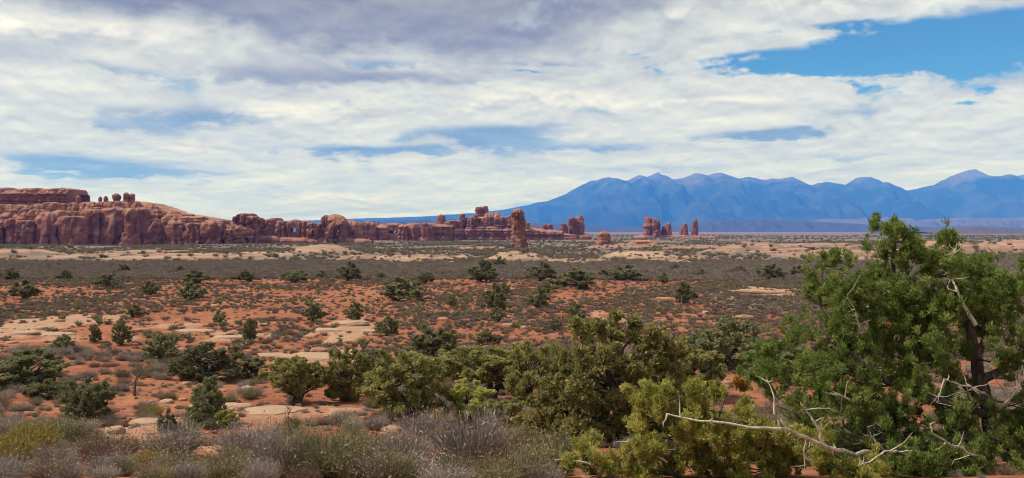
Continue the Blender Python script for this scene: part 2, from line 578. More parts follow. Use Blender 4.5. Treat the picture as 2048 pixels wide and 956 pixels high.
# ------------------------------------------------------------------ far mountains and mesas
RIDGE = [(300, 455), (560, 442), (715, 437), (800, 434), (870, 432), (930, 425), (1000, 419), (1045, 410), (1095, 402), (1140, 378), (1175, 361),
         (1215, 350), (1250, 358), (1280, 349), (1292, 353), (1315, 342), (1345, 356), (1365, 352), (1387, 343), (1415, 348), (1440, 342), (1475, 355),
         (1495, 349), (1530, 357), (1582, 352), (1618, 366), (1650, 358), (1688, 366), (1715, 353), (1735, 350), (1758, 358), (1795, 383), (1830, 377),
         (1870, 368), (1905, 348), (1945, 334), (1980, 350), (2012, 341), (2032, 349), (2060, 340), (2120, 360), (2200, 350), (2300, 395), (2420, 430), (2500, 452)]


def range_mesh(name, ridge, Yc, front, back, mat, rough, seed, base=-2.0, nx=420, nt=46, pw=1.25):
    px = np.array([r[0] for r in ridge], float)
    pz = np.array([(HOR - r[1]) / F * Yc + EYE for r in ridge])
    P = np.linspace(px[0], px[-1], nx)
    H = np.interp(P, px, pz)
    kk = np.array([1, 2, 3, 2, 1.]) / 9
    H = H + (H - base) * 0.030 * fbm(P / 26.0 + seed, P * 0 + seed, 4, .6)
    X = (P - 1024) / F * Yc
    t = np.linspace(-1, 1, nt)
    Yo = np.where(t < 0, t * front, t * back)
    XXm, TT = np.meshgrid(X, t)
    YYm = Yc + np.repeat(Yo[:, None], nx, 1)
    prof = (1 - np.abs(TT)) ** pw
    HH = np.repeat(H[None, :], nt, 0)
    sc = front / 4.5
    rid = 1 - 2 * np.abs(fbm(XXm / sc + seed, YYm / sc * 0.55 + seed, 5, 0.55))
    w = 4 * np.abs(TT) * (1 - np.abs(TT))
    Z = base + (HH - base) * np.clip(prof + w * rough * (rid - 0.75), 0, 1.02)
    V = np.stack([XXm, YYm, Z], -1).reshape(-1, 3)
    idx = np.arange(nt * nx).reshape(nt, nx)
    Qm = np.stack([idx[:-1, :-1], idx[:-1, 1:], idx[1:, 1:], idx[1:, :-1]], -1).reshape(-1, 4)
    return link(name, mesh_np(name, V, [Qm], mat, True))


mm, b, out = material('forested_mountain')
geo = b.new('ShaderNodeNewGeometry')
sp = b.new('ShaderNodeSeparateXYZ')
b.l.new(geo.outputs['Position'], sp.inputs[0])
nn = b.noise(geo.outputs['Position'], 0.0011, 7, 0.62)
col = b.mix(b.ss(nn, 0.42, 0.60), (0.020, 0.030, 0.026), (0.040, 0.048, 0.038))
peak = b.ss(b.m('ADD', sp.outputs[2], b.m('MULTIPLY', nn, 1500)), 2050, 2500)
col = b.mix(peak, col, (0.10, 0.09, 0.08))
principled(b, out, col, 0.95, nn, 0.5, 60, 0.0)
M_mount = mm
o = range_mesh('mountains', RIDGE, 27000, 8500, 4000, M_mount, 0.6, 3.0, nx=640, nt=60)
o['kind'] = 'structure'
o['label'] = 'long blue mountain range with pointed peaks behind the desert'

M_mesa = rock_material('far_mesa_rock', (0.020, 0.024, 0.023), (0.030, 0.032, 0.028), (0.050, 0.046, 0.039), 0.012, 0.2, 10, 0.002)
M_palem = rock_material('far_pale_rock', (0.035, 0.035, 0.034), (0.05, 0.045, 0.042), (0.105, 0.085, 0.078), 0.03, 0.2, 10, 0.004)
mesas = [
    ('pale banded cliffs below the blue mountain slope', [(1560, 460), (1625, 444), (1660, 435), (1700, 438), (1780, 433), (1850, 438), (1930, 434), (1990, 437), (2060, 433), (2150, 436), (2300, 450)], 17000, 1200, 3500, M_palem, 5),
    ('dark blue flat mesa in front of the mountains', [(1180, 463), (1215, 457), (1260, 453), (1300, 455), (1345, 452), (1400, 443), (1450, 439), (1520, 438), (1600, 441), (1680, 445), (1760, 450), (1850, 453), (1960, 452), (2060, 456), (2200, 462)], 13500, 900, 2500, M_mesa, 8),
    ('low hazy ridge behind the broken rock wall', [(600, 455), (700, 441), (790, 440), (900, 437), (1000, 441), (1080, 446), (1180, 452), (1260, 461)], 12500, 1000, 2500, M_mesa, 2),
    ('pale domed swell at the foot of the far cliffs', [(1840, 464), (1900, 459), (1940, 454), (1975, 453), (2010, 459), (2040, 457), (2100, 462)], 5200, 300, 900, M_palem, 9),
]
for lab, rd, Yc, fr, bk, mt, sdn in mesas:
    o = range_mesh('far_mesa', rd, Yc, fr, bk, mt, 0.5, sdn, 0.0, 200, 26, 0.7)
    o['kind'] = 'structure'
    o['label'] = lab


# ------------------------------------------------------------------ sandstone walls and towers
def pnoise(x, y, z):
    return mnoise.noise(Vector((x, y, z)))


def cracks(x, y, z):
    """joints between blocks: (depth 0..1, block offset -1..1)"""
    d, p = mnoise.voronoi(Vector((x, y, z)))
    return max(0.0, 1 - (d[1] - d[0]) * 7.0), mnoise.cell(p[0] * 7.3)


def wall_sheet(crest, Y, back, base_py, seed, fin=12.0, amp=5.0, crev=0.0, round_=0.25, step=1.3, strata=0.5, lean=0.0):
    """a cliff run: crest as picture places at depth Y, real thickness behind, rounded fins parted by clefts"""
    rnd = random.Random(seed)
    px = np.array([c[0] for c in crest], float)
    cz = np.array([(HOR - c[1]) / F * Y + EYE for c in crest])
    x0, x1 = (px[0] - 1024) / F * Y, (px[-1] - 1024) / F * Y
    n = max(8, int((x1 - x0) / step))
    X = np.linspace(x0, x1, n)
    H = np.interp(X / Y * F + 1024, px, cz)
    zb = EYE - (base_py - HOR) / F * Y - 3.0
    # fin cells
    edges = [x0 - fin]
    while edges[-1] < x1 + fin:
        edges.append(edges[-1] + fin * rnd.uniform(0.5, 1.7))
    edges = np.array(edges)
    k = np.searchsorted(edges, X) - 1
    c = (X - edges[k]) / (edges[k + 1] - edges[k]) * 2 - 1
    cell_w = (edges[k + 1] - edges[k])
    cell_r = np.array([rnd.uniform(0.35, 1.0) for _ in range(len(edges))])[k]
    bulge = np.sqrt(np.clip(1 - 0.97 * c ** 4, 0, 1)) * amp * cell_r
    H = H - crev * (1 - np.sqrt(np.clip(1 - c ** 6, 0, 1)))
    # ends taper round
    e = np.clip(np.minimum(X - x0, x1 - X) / max(amp * 1.2, 3), 0, 1)
    endr = np.sqrt(np.clip(1 - (1 - e) ** 2, 0, 1))
    s_front = np.concatenate([np.linspace(0, 1 - round_, 26), 1 - round_ + round_ * np.sin(np.linspace(0.06, 1, 12) * math.pi / 2)])
    rows = []
    for sf in s_front:
        rr = max(0.0, (sf - (1 - round_)) / round_)
        back_off = (1 - math.sqrt(max(0, 1 - rr * rr))) * back * 0.38
        z = zb + (H - zb) * sf
        talus = 0.10 * np.maximum(0, 0.22 - sf) / 0.22 * (H - zb)
        y = Y - bulge * (0.55 + 0.45 * endr) + back_off - talus + (1 - endr) * back * 0.45 + lean * sf * (H - zb)
        rows.append((X.copy(), y, z, 1.0 - 0.6 * rr))
    for f in (0.55, 0.7, 0.85, 1.0):
        rows.append((X.copy(), np.full(n, Y + back * f), H - (f - 0.4) * 0.03 * (H - zb), 0.3))
    rows.append((X.copy(), np.full(n, Y + back * 1.08), np.full(n, zb) + 0 * X, 0))
    Vv = []
    for (xx, yy, zc, wgt) in rows:
        for i in range(n):
            x, y, z = xx[i], yy[i], zc[i]
            nz = pnoise(x * 0.10 + seed, z * 0.035, y * 0.05) * 2.0 + pnoise(x * 0.33, z * 0.16 + seed, 4.0) * 0.9
            sn = pnoise(x * 0.006 + 3 * seed, 7.7, z * 0.33) + 0.6 * pnoise(x * 0.01, seed, z * 0.9)
            ck, bo = cracks(x * 0.11 + seed, seed * 1.3, z * 0.045)
            ck2, bo2 = cracks(x * 0.3 + seed, 2.0, z * 0.22)
            y += wgt * amp * (0.22 * ck + 0.16 * bo + 0.10 * ck2 + 0.07 * bo2)
            z += (1 - wgt) * bo2 * 0.9 * min(1, (H[i] - zb) / 20)
            y += wgt * (nz * amp * 0.16 + np.sign(sn) * abs(sn) ** 0.6 * strata * 2.0)
            z += (1 - wgt) * pnoise(x * 0.2, y * 0.2, seed) * 1.0 * min(1, (H[i] - zb) / 20)
            Vv.append((x, y, z))
    m_ = len(rows)
    idx = np.arange(m_ * n).reshape(m_, n)
    Qq = np.stack([idx[:-1, :-1], idx[:-1, 1:], idx[1:, 1:], idx[1:, :-1]], -1).reshape(-1, 4)
    Vv = np.array(Vv)
    # end caps
    ends = [np.array([list(idx[::-1, 0])]), np.array([list(idx[:, -1])])]
    return Vv, [Qq] + ends


def loft(px, top_py, base_py, Y, w_px, depth, prof, seed, nseg=40, nring=44, sq=2.6, rough=0.12, strata=0.035, lean=(0, 0), sink=2.0, rot=0.0):
    """a free-standing rock: prof is a list of (height share, half-width share)"""
    X0 = (px - 1024) / F * Y
    zt = EYE - (top_py - HOR) / F * Y
    zb = EYE - (base_py - HOR) / F * Y - sink
    rx = w_px / F * Y * 0.5
    ry = depth * 0.5
    hs = np.array([p[0] for p in prof])
    ws = np.array([p[1] for p in prof])
    Vv = []
    tt = np.concatenate([np.linspace(0, 0.86, nring - 10), 0.86 + 0.14 * np.sin(np.linspace(0.12, 1, 10) * math.pi / 2)])
    H = zt - zb
    for t in tt:
        wsc = float(np.interp(t, hs, ws))
        z = zb + t * H
        sn = pnoise(seed * 1.7, 3.3, z * 0.45) + 0.7 * pnoise(seed, 9.1, z * 1.3)
        wsc *= 1 + strata * sn * 1.1
        for j in range(nseg):
            a = 2 * math.pi * j / nseg
            ca, sa = math.cos(a), math.sin(a)
            r = (abs(ca) ** sq + abs(sa) ** sq) ** (-1 / sq)
            f = 1 + rough * (1.5 * pnoise(ca * 2.1 + seed, sa * 2.1, t * 1.3) + 1.1 * pnoise(ca * 6 + seed, sa * 6, t * 3.0) - 1.2 * max(0, 0.12 - abs(pnoise(ca * 2.7, sa * 2.7 + seed, t * 0.6))) * 4)
            ck, bo = cracks(ca * 1.1 + seed, sa * 1.1, t * 1.6 * H / max(2 * rx, 1) * .45)
            ck2, bo2 = cracks(ca * 2.6 + seed, sa * 2.6, t * 4.0 * H / max(2 * rx, 1) * .5)
            f += rough * (-1.3 * ck + 0.6 * bo - 0.6 * ck2 + 0.4 * bo2)
            xx, yy = ca * r * rx * wsc * f, sa * r * ry * wsc * f
            c_, s_ = math.cos(rot), math.sin(rot)
            Vv.append((X0 + xx * c_ - yy * s_ + lean[0] * t * H, Y + xx * s_ + yy * c_ + lean[1] * t * H,
                       z + (0.6 if t > 0.9 else 0) * pnoise(ca * 3, sa * 3 + seed, t) * rx * 0.12))
    n = len(tt)
    idx = np.arange(n * nseg).reshape(n, nseg)
    nx_ = np.roll(idx, -1, 1)
    Qq = np.stack([idx[:-1], nx_[:-1], nx_[1:], idx[1:]], -1).reshape(-1, 4)
    return np.array(Vv), [Qq, np.array([list(idx[-1])])]


def rock_thing(name, label, cat, parts, base, group=None):
    """parts: (part name, (verts, faces), material); one part alone is the thing itself"""
    base = Vector(base)
    off = np.array(base)
    if len(parts) == 1:
        pn, (v, f), mt = parts[0]
        return tag(link(name, mesh_np(name, v - off, f, mt, True), None, base), label, cat, group)
    e = empty(name, base)
    for pn, (v, f), mt in parts:
        link(pn, mesh_np(pn, v - off, f, mt, True), e)
    return tag(e, label, cat, group)


def cluster(px, top, base, Y, w, depth, seed, mat, n=3, prof=None, low=0.28):
    """a tower parted by joints into standing columns of unlike height"""
    rnd = random.Random(seed)
    out_ = []
    tall = rnd.randrange(n)
    for k in range(n):
        f = (k + .5) / n - .5
        cw = w / n * rnd.uniform(1.25, 1.7)
        t_ = top if k == tall else top + (base - top) * rnd.uniform(.04, low)
        out_.append(('rock_column', loft(px + f * w * .82, t_, base, Y + rnd.uniform(-.25, .25) * depth, cw, depth * rnd.uniform(.7, 1),
                     prof or rnd.choice([BLOCK, BUTTE]), seed * 3 + k, 34, 40, rnd.uniform(2.6, 4), .16, .03, rot=rnd.uniform(-.3, .3)), mat))
    return out_


BLOCK = [(0, 1.12), (0.12, 1.0), (0.7, 0.96), (0.9, 0.9), (0.97, 0.8), (1, 0.55)]
DOME = [(0, 1.1), (0.3, 1.0), (0.6, 0.93), (0.8, 0.78), (0.93, 0.52), (1, 0.15)]
SPIRE = [(0, 1.4), (0.15, 1.1), (0.5, 0.9), (0.8, 0.75), (0.94, 0.55), (1, 0.2)]
BUTTE = [(0, 1.35), (0.18, 1.12), (0.25, 1.0), (0.75, 0.93), (0.9, 0.82), (1, 0.5)]

# the long cliff on the left
Yc = 800
parts = [
    ('lower_wall', wall_sheet([(-160, 430), (-60, 428), (20, 424), (60, 436), (85, 424), (125, 420), (150, 434), (172, 421), (215, 417), (300, 418), (318, 432), (360, 434), (392, 442), (430, 440), (468, 458)], Yc + 4, 30, 491, 3, 17, 9, 3.0, 0.16, 1.3, 0.35), M_cliff),
    ('ledge', wall_sheet([(-160, 424), (20, 421), (60, 424), (100, 417), (130, 419), (150, 424), (200, 415), (290, 412), (318, 421), (352, 430), (420, 438), (466, 449)], Yc + 18, 40, 455, 5, 14, 6, 1.5, 0.45, 1.3, 2.2), M_ledge),
    ('ledge', wall_sheet([(-160, 414), (30, 413), (90, 410), (140, 412), (200, 408), (280, 407), (310, 412), (345, 424), (400, 433), (440, 440)], Yc + 32, 40, 440, 6, 10, 5, 1.5, 0.45, 1.3, 2.2), M_ledge),
    ('ledge', wall_sheet([(-160, 408), (60, 406), (150, 404), (200, 403), (272, 402), (292, 407), (312, 413), (335, 422)], Yc + 38, 50, 430, 7, 12, 5, 1.2, 0.45, 1.3, 2.0), M_ledge),
    ('caprock', wall_sheet([(-160, 382), (-20, 374), (2, 374), (8, 381), (22, 380), (30, 376), (62, 375), (68, 384), (74, 383), (80, 376), (98, 377), (104, 374), (132, 376), (140, 388)], Yc + 44, 40, 415, 9, 9, 6, 2.5, 0.25, 1.0, 1.2), M_cap),
]
crn = random.Random(41)
tiers = [('rock_fin', [(-160, 428), (20, 432), (60, 442), (85, 424), (125, 420), (150, 434), (172, 420), (215, 417), (300, 417), (318, 432), (360, 436), (392, 446), (430, 443), (468, 454)], -3, (26, 64), 22, M_cliff, 491, 0),
         ('rock_dome', [(-160, 420), (20, 417), (90, 414), (150, 419), (200, 412), (285, 410), (318, 418), (352, 428), (420, 437), (466, 449)], 9, (22, 50), 20, M_ledge, 470, 1),
         ('rock_dome', [(-160, 408), (60, 405), (150, 404), (272, 402), (300, 406), (318, 413), (345, 423), (390, 432)], 24, (16, 40), 16, M_ledge, 440, 2)]
for nm_, crest_, dy_, wr_, dep_, mt_, bp_, ti in tiers:
    px_ = -90.0
    while px_ < crest_[-1][0] - 6:
        w_ = crn.uniform(*wr_)
        top_ = float(np.interp(px_ + w_ / 2, [c[0] for c in crest_], [c[1] for c in crest_]))
        top_ += crn.choice([0, 0, 1.5, 3, 6, 10]) * (1 if ti == 0 else .5)
        prof_ = crn.choice([BLOCK, BLOCK, DOME, BUTTE]) if ti == 0 else crn.choice([DOME, DOME, BLOCK])
        parts.append((nm_, loft(px_ + w_ / 2, top_, bp_, Yc + dy_ + crn.uniform(-5, 4), w_ * 1.15, dep_ * crn.uniform(.7, 1.2), prof_, 300 + int(px_) + 700 * ti, 44, 40,
                                crn.uniform(2.6, 4.5), .20, .02 + .05 * ti, rot=crn.uniform(-.35, .35)), mt_))
        px_ += w_ * crn.uniform(.75, 1.0)
rock_thing('sandstone_cliff', 'long red sandstone cliff with orange ledges and a dark flat caprock', 'cliff', parts, ((0 - 600) / F * Yc, Yc, 2.5))
for px, tp, w, lab in [(157, 391, 11, 'lone small rock knob on the cliff beside the dark caprock'),
                       (201, 393, 7, 'thin short rock knob beside its twin on the cliff crest'),
                       (212, 392, 9, 'stubby rock knob right beside the thin one on the crest'),
                       (233, 387, 16, 'tall pointed rock knob between the two low ones and the double one'),
                       (259, 385, 24, 'wide double headed rock knob at the end of the crest row')]:
    Yh = Yc + 34
    prt = [('knob', loft(px, tp, 404, Yh, w, w / F * Yh * 0.9, [(0, 1.15), (0.3, .85), (.5, .95), (.8, .9), (1, .35)], px, 20, 24, 2.4, .16, .1), M_cap)]
    if w == 24:
        prt = [('knob', loft(px - 6, tp, 404, Yh, 13, 6, [(0, 1.15), (0.4, .85), (.6, 1.05), (.85, .9), (1, .35)], px, 20, 24, 2.4, .16, .1), M_cap),
               ('knob', loft(px + 6, tp + 2, 404, Yh + 1, 12, 6, [(0, 1.15), (0.4, .8), (.6, .95), (.85, .9), (1, .35)], px + 3, 20, 24, 2.4, .16, .1), M_cap)]
    rock_thing('hoodoo', lab, 'rock', prt, ((px - 1024) / F * Yh, Yh, EYE - (404 - HOR) / F * Yh))

# rounded fins right of the long cliff, with the small keyhole opening
Yb = 850
parts = [
    *cluster(500, 427, 489, Yb, 62, 36, 21, M_cliff, 4, BLOCK, .14),
    ('rock_fin', loft(470, 440, 488, Yb + 12, 34, 30, DOME, 22, 40, 36, 3, .1, .03), M_cliff),
    *cluster(552, 436, 488, Yb + 4, 50, 30, 23, M_cliff, 3, BLOCK, .14),
    ('rock_fin', loft(580, 444, 488, Yb + 2, 11, 16, BLOCK, 24, 30, 36, 3, .1, .03), M_cliff),
    ('rock_fin', loft(600, 444, 488, Yb + 2, 13, 16, BLOCK, 25, 30, 36, 3, .1, .03), M_cliff),
    ('rock_bridge', loft(590, 439, 456, Yb + 2, 30, 13, DOME, 26, 36, 24, 3, .08, .03, sink=0), M_cliff),
    ('rock_sill', loft(590, 464, 488, Yb + 2, 30, 15, BLOCK, 27, 30, 24, 3, .08, .03), M_cliff),
    *cluster(624, 442, 488, Yb + 5, 40, 28, 28, M_cliff, 3, BLOCK, .18),
    *cluster(670, 430, 488, Yb, 58, 36, 29, M_cliff, 4, DOME, .3),
    ('rock_dome', loft(672, 429, 470, Yb + 10, 50, 30, DOME, 29, 56, 44, 3, .18, .05), M_ledge),
    ('rock_fin', loft(703, 440, 486, Yb + 14, 42, 34, DOME, 30, 44, 40, 3, .1, .04), M_cliff),
    ('rock_skirt', wall_sheet([(455, 474), (520, 470), (600, 476), (660, 472), (740, 480)], Yb - 12, 22, 492, 31, 20, 5, 0.5, .5, 1.5, .5), M_cliff),
]
rock_thing('sandstone_fins', 'row of rounded red rock fins with a small keyhole opening', 'rock wall', parts, ((590 - 1024) / F * Yb, Yb, 2))

# lower broken wall with a window in it
Yd = 1150
parts = [
    ('lower_wall', wall_sheet([(690, 452), (712, 444), (742, 446), (760, 449), (781, 452)], Yd, 30, 480, 41, 14, 6, 2, .2, 1.6, .6), M_cliff),
    ('lower_wall', wall_sheet([(790, 450), (830, 446), (872, 447), (905, 450)], Yd, 30, 478, 42, 14, 6, 2, .2, 1.6, .6), M_cliff),
    ('rock_bridge', wall_sheet([(772, 447), (784, 446), (800, 447)], Yd + 4, 16, 457, 43, 12, 2, 0, .4, 1.2, .3), M_cliff),
    ('rock_sill', wall_sheet([(768, 465), (800, 465)], Yd + 2, 20, 479, 44, 12, 3, 0, .3, 1.2, .3), M_ledge),
    *cluster(730, 443, 480, Yd - 4, 44, 16, 47, M_cliff, 4, None, .25),
    *cluster(835, 445, 479, Yd - 4, 70, 16, 48, M_cliff, 6, None, .3),
    ('rock_spire', loft(747, 441, 470, Yd + 6, 7, 6, SPIRE, 45, 20, 24), M_cliff),
    ('rock_spire', loft(755, 442, 470, Yd + 7, 6, 6, SPIRE, 46, 20, 24), M_cliff),
]
rock_thing('broken_rock_wall', 'low dark red rock wall pierced by a pale window', 'rock wall', parts, ((785 - 1024) / F * Yd, Yd, 0.5))

# stepped mesa with a square tower
Ye = 1300
parts = [
    ('lower_wall', wall_sheet([(862, 458), (885, 452), (920, 454), (960, 450), (1010, 452), (1060, 455), (1090, 458), (1130, 462)], Ye, 60, 479, 51, 16, 7, 2, .3, 1.8, 1.6), M_cliff),
    ('ledge', wall_sheet([(898, 446), (915, 440), (940, 434), (985, 432), (1015, 435), (1052, 441)], Ye + 20, 60, 462, 52, 14, 6, 2, .4, 1.8, 1.8), M_cliff),
    *cluster(964, 412, 442, Ye + 45, 25, 20, 53, M_cap, 3, [(0, 1.7), (.2, 1.3), (.35, 1), (.8, .93), (.95, .85), (1, .6)], .15),
    ('rock_spire', loft(883, 429, 462, Ye + 15, 22, 16, SPIRE, 54, 30, 36), M_cliff),
    ('rock_spire', loft(925, 427, 448, Ye + 40, 9, 8, SPIRE, 55, 24, 28), M_cliff),
    *cluster(1010, 430, 450, Ye + 12, 44, 20, 56, M_cliff, 5, None, .35),
    *cluster(938, 427, 450, Ye + 12, 40, 20, 57, M_cliff, 5, None, .5),
    *cluster(975, 424, 455, Ye + 16, 60, 18, 58, M_ledge, 5, DOME, .4),
    *cluster(1045, 437, 462, Ye + 2, 30, 16, 59, M_cliff, 3, None, .4),
    *cluster(905, 441, 466, Ye + 2, 36, 16, 60, M_cliff, 3, None, .4),
]
rock_thing('stepped_mesa', 'stepped red mesa carrying a square rock tower', 'mesa', parts, ((970 - 1024) / F * Ye, Ye, 0.3))

# the tall pillar on its slickrock apron
Yp = 560
pb = ground_at(1037, 498)
parts = [
    ('pedestal', loft(1037, 469, 500, Yp, 33, 11, [(0, 1.5), (.25, 1.12), (.6, .92), (.85, .86), (1, .6)], 61, 40, 40, 2.8, .18, .06), M_cliff),
    ('shaft', loft(1036, 430, 476, Yp, 25, 8.5, [(0, 1.05), (.3, .98), (.7, .88), (1, .80)], 62, 44, 44, 3.2, .2, .04, sink=0), M_cliff),
    ('cap', loft(1035, 417, 435, Yp, 24, 8.5, [(0, .78), (.2, 1.0), (.5, 1.03), (.8, .85), (1, .3)], 63, 40, 34, 2.8, .18, .05, sink=0), M_cap),
    ('side_knob', loft(1044, 424, 440, Yp + 1, 11, 5, DOME, 64, 24, 24, 2.4, .1, .05), M_cap),
]
rock_thing('rock_pillar', 'tall slim red rock pillar standing alone on pale slickrock', 'rock pillar', parts, ((1037 - 1024) / F * Yp, Yp, EYE - (499 - HOR) / F * Yp))

# towers right of the pillar
Yt = 1400
for px, tp, bp, w, dep, prof, lab, sd_, nm in [
    (1066, 452, 474, 26, 16, DOME, 'low rounded rock just beside the tall pillar', 71, 'rock_dome'),
    (1095, 448, 474, 22, 16, BLOCK, 'squat square rock between the pillar and the blocky tower', 72, 'rock_block'),
    (1127, 446, 474, 17, 12, SPIRE, 'pointed rock leaning against the blocky tower', 73, 'rock_spire'),
    (1152, 432, 475, 31, 22, BUTTE, 'tall blocky rock tower with a flat dark top', 74, 'rock_tower')]:
    rock_thing(nm, lab, 'rock', (cluster(px, tp, bp, Yt, w, dep, sd_, M_cliff, 3, None, .12) if w > 25 else [(nm, loft(px, tp, bp, Yt, w, dep, prof, sd_, 40, 40, 3.0, .16, .03), M_cliff)]), ((px - 1024) / F * Yt, Yt, EYE - (bp - HOR) / F * Yt))
rock_thing('rock_bench', 'long low rock bench under the blocky tower', 'rock', [('rock_bench', wall_sheet([(1045, 468), (1080, 464), (1120, 466), (1175, 468), (1185, 472)], Yt - 12, 40, 480, 75, 20, 5, 1, .4, 2, .8), M_ledge)], ((1110 - 1024) / F * Yt, Yt, 0))
Yq = 620
rock_thing('pedestal_rock', 'small dark rock on a broad pedestal, on the slickrock', 'rock', [
    ('pedestal', loft(1207, 478, 499, Yq, 40, 13, [(0, 1.3), (.4, 1), (.8, .8), (1, .5)], 81, 36, 30, 2.6, .16, .06), M_cliff),
    ('cap', loft(1208, 463, 482, Yq, 26, 8.5, [(0, .95), (.3, 1), (.7, .85), (1, .4)], 82, 30, 30, 2.8, .12, .08, sink=0), M_cap)],
    ((1207 - 1024) / F * Yq, Yq, EYE - (499 - HOR) / F * Yq))
rock_thing('flat_rock', 'broad flat red rock ledge below the two headed butte', 'rock', [
    ('flat_rock', wall_sheet([(1258, 486), (1275, 480), (1300, 481), (1318, 486)], 640, 14, 499, 83, 9, 2, .3, .5, .8, .8), M_ledge)], ((1288 - 1024) / F * 640, 640, 2))
Yu = 1700
rock_thing('rock_butte', 'two headed rock butte with a broad left tower', 'butte', [
    *cluster(1306, 433, 476, Yu, 31, 26, 91, M_cliff, 4, None, .2),
    *cluster(1333, 445, 476, Yu + 8, 18, 18, 92, M_cliff, 2, SPIRE, .3),
    ('shoulder', loft(1296, 447, 476, Yu - 4, 20, 18, BUTTE, 95, 32, 40, 2.8, .12, .05), M_cliff)], ((1315 - 1024) / F * Yu, Yu, 0))
rock_thing('rock_spire', 'stubby split spire between the butte and the thin needle', 'rock spire', [
    *cluster(1367, 446, 477, Yu, 14, 14, 93, M_cliff, 2, SPIRE, .3)], ((1367 - 1024) / F * Yu, Yu, 0))
rock_thing('rock_needle', 'thin upright rock needle, last tower before the open plain', 'rock spire', [
    ('rock_needle', loft(1390, 437, 477, Yu, 12, 12, [(0, 1.7), (.18, 1.2), (.35, 1), (.85, .9), (1, .35)], 94, 30, 40, 2.6, .12, .05), M_cliff)], ((1390 - 1024) / F * Yu, Yu, 0))
rock_thing('rock_bench', 'long low rock bench carrying the butte and the needle', 'rock', [('rock_bench', wall_sheet([(1270, 473), (1300, 469), (1350, 470), (1400, 470), (1440, 474)], Yu - 16, 50, 481, 96, 22, 5, 1, .5, 2, .8), M_cliff)], ((1350 - 1024) / F * Yu, Yu, 0))


# ------------------------------------------------------------------ plants
def tube(path, radii, seg=6):
    P = [Vector(p) for p in path]
    Vv = []
    n = len(P)
    for i, p in enumerate(P):
        d = (P[min(i + 1, n - 1)] - P[max(i - 1, 0)])
        if d.length < 1e-6:
            d = Vector((0, 0, 1))
        d.normalize()
        a = d.orthogonal().normalized() if abs(d.z) > 0.9 else Vector((0, 0, 1)).cross(d).normalized()
        b2 = d.cross(a)
        for j in range(seg):
            t = 2 * math.pi * j / seg
            Vv.append(p + (a * math.cos(t) + b2 * math.sin(t)) * radii[i])
    idx = np.arange(n * seg).reshape(n, seg)
    nx_ = np.roll(idx, -1, 1)
    Qq = np.stack([idx[:-1], nx_[:-1], nx_[1:], idx[1:]], -1).reshape(-1, 4)
    return np.array([tuple(v) for v in Vv]), Qq


class Bag:
    def __init__(self):
        self.v, self.q, self.n = [], [], 0

    def add(self, vq):
        v, q_ = vq
        self.v.append(v)
        self.q.append(q_ + self.n)
        self.n += len(v)

    def mesh(self, name, mat):
        return mesh_np(name, np.concatenate(self.v), [np.concatenate(self.q)], mat, True)


def wiggle(a, b_, n, amt, rnd, sag=0.0):
    a, b_ = Vector(a), Vector(b_)
    L = (b_ - a).length
    pts = []
    off = Vector((0, 0, 0))
    for i in range(n + 1):
        t = i / n
        off = off * 0.6 + Vector((rnd.gauss(0, 1), rnd.gauss(0, 1), rnd.gauss(0, .7))) * amt * L
        w = math.sin(math.pi * t) if i not in (0, n) else 0
        pts.append(a.lerp(b_, t) + off * w + Vector((0, 0, -sag * L * math.sin(math.pi * t))))
    return pts


def sprays(centres, radii, tints, count, size, seed, squash=0.85, shell=0.45, up=0.45, slim=0.32):
    """foliage: pointed sprays standing out of many small clumps"""
    rs = np.random.RandomState(seed)
    C = np.asarray(centres, float)
    Rr = np.asarray(radii, float)
    w = Rr ** 1.6
    k = rs.choice(len(C), count, p=w / w.sum())
    d = rs.normal(size=(count, 3))
    d /= np.linalg.norm(d, axis=1)[:, None]
    rad = Rr[k] * (shell + (1 - shell) * rs.rand(count) ** 0.6) * (1 + 0.22 * rs.normal(size=count))
    # twiglets: gather sprays around a second, smaller set of tufts
    P = C[k] + d * rad[:, None] * np.array([1, 1, squash])
    ax = d + np.array([0, 0, up]) + rs.normal(size=(count, 3)) * 0.45
    ax /= np.linalg.norm(ax, axis=1)[:, None]
    sd_ = np.cross(ax, rs.normal(size=(count, 3)))
    sd_ /= np.linalg.norm(sd_, axis=1)[:, None]
    L = size * rs.uniform(0.6, 1.4, count)[:, None]
    Wd = L * slim * rs.uniform(0.7, 1.3, count)[:, None]
    bend = np.cross(ax, sd_) * L * rs.uniform(-.25, .25, count)[:, None]
    v0 = P - ax * L * 0.5
    v1 = P + sd_ * Wd + bend
    v2 = P + ax * L * 0.6
    v3 = P - sd_ * Wd + bend
    Vv = np.stack([v0, v1, v2, v3], 1).reshape(-1, 3)
    base = np.arange(count)[:, None] * 4
    Qq = base + np.array([[0, 1, 2, 3]])
    tn_ = np.clip(np.asarray(tints)[k] + rs.normal(size=count) * 0.20, 0, 1)
    return Vv, Qq, np.repeat(tn_, 4)


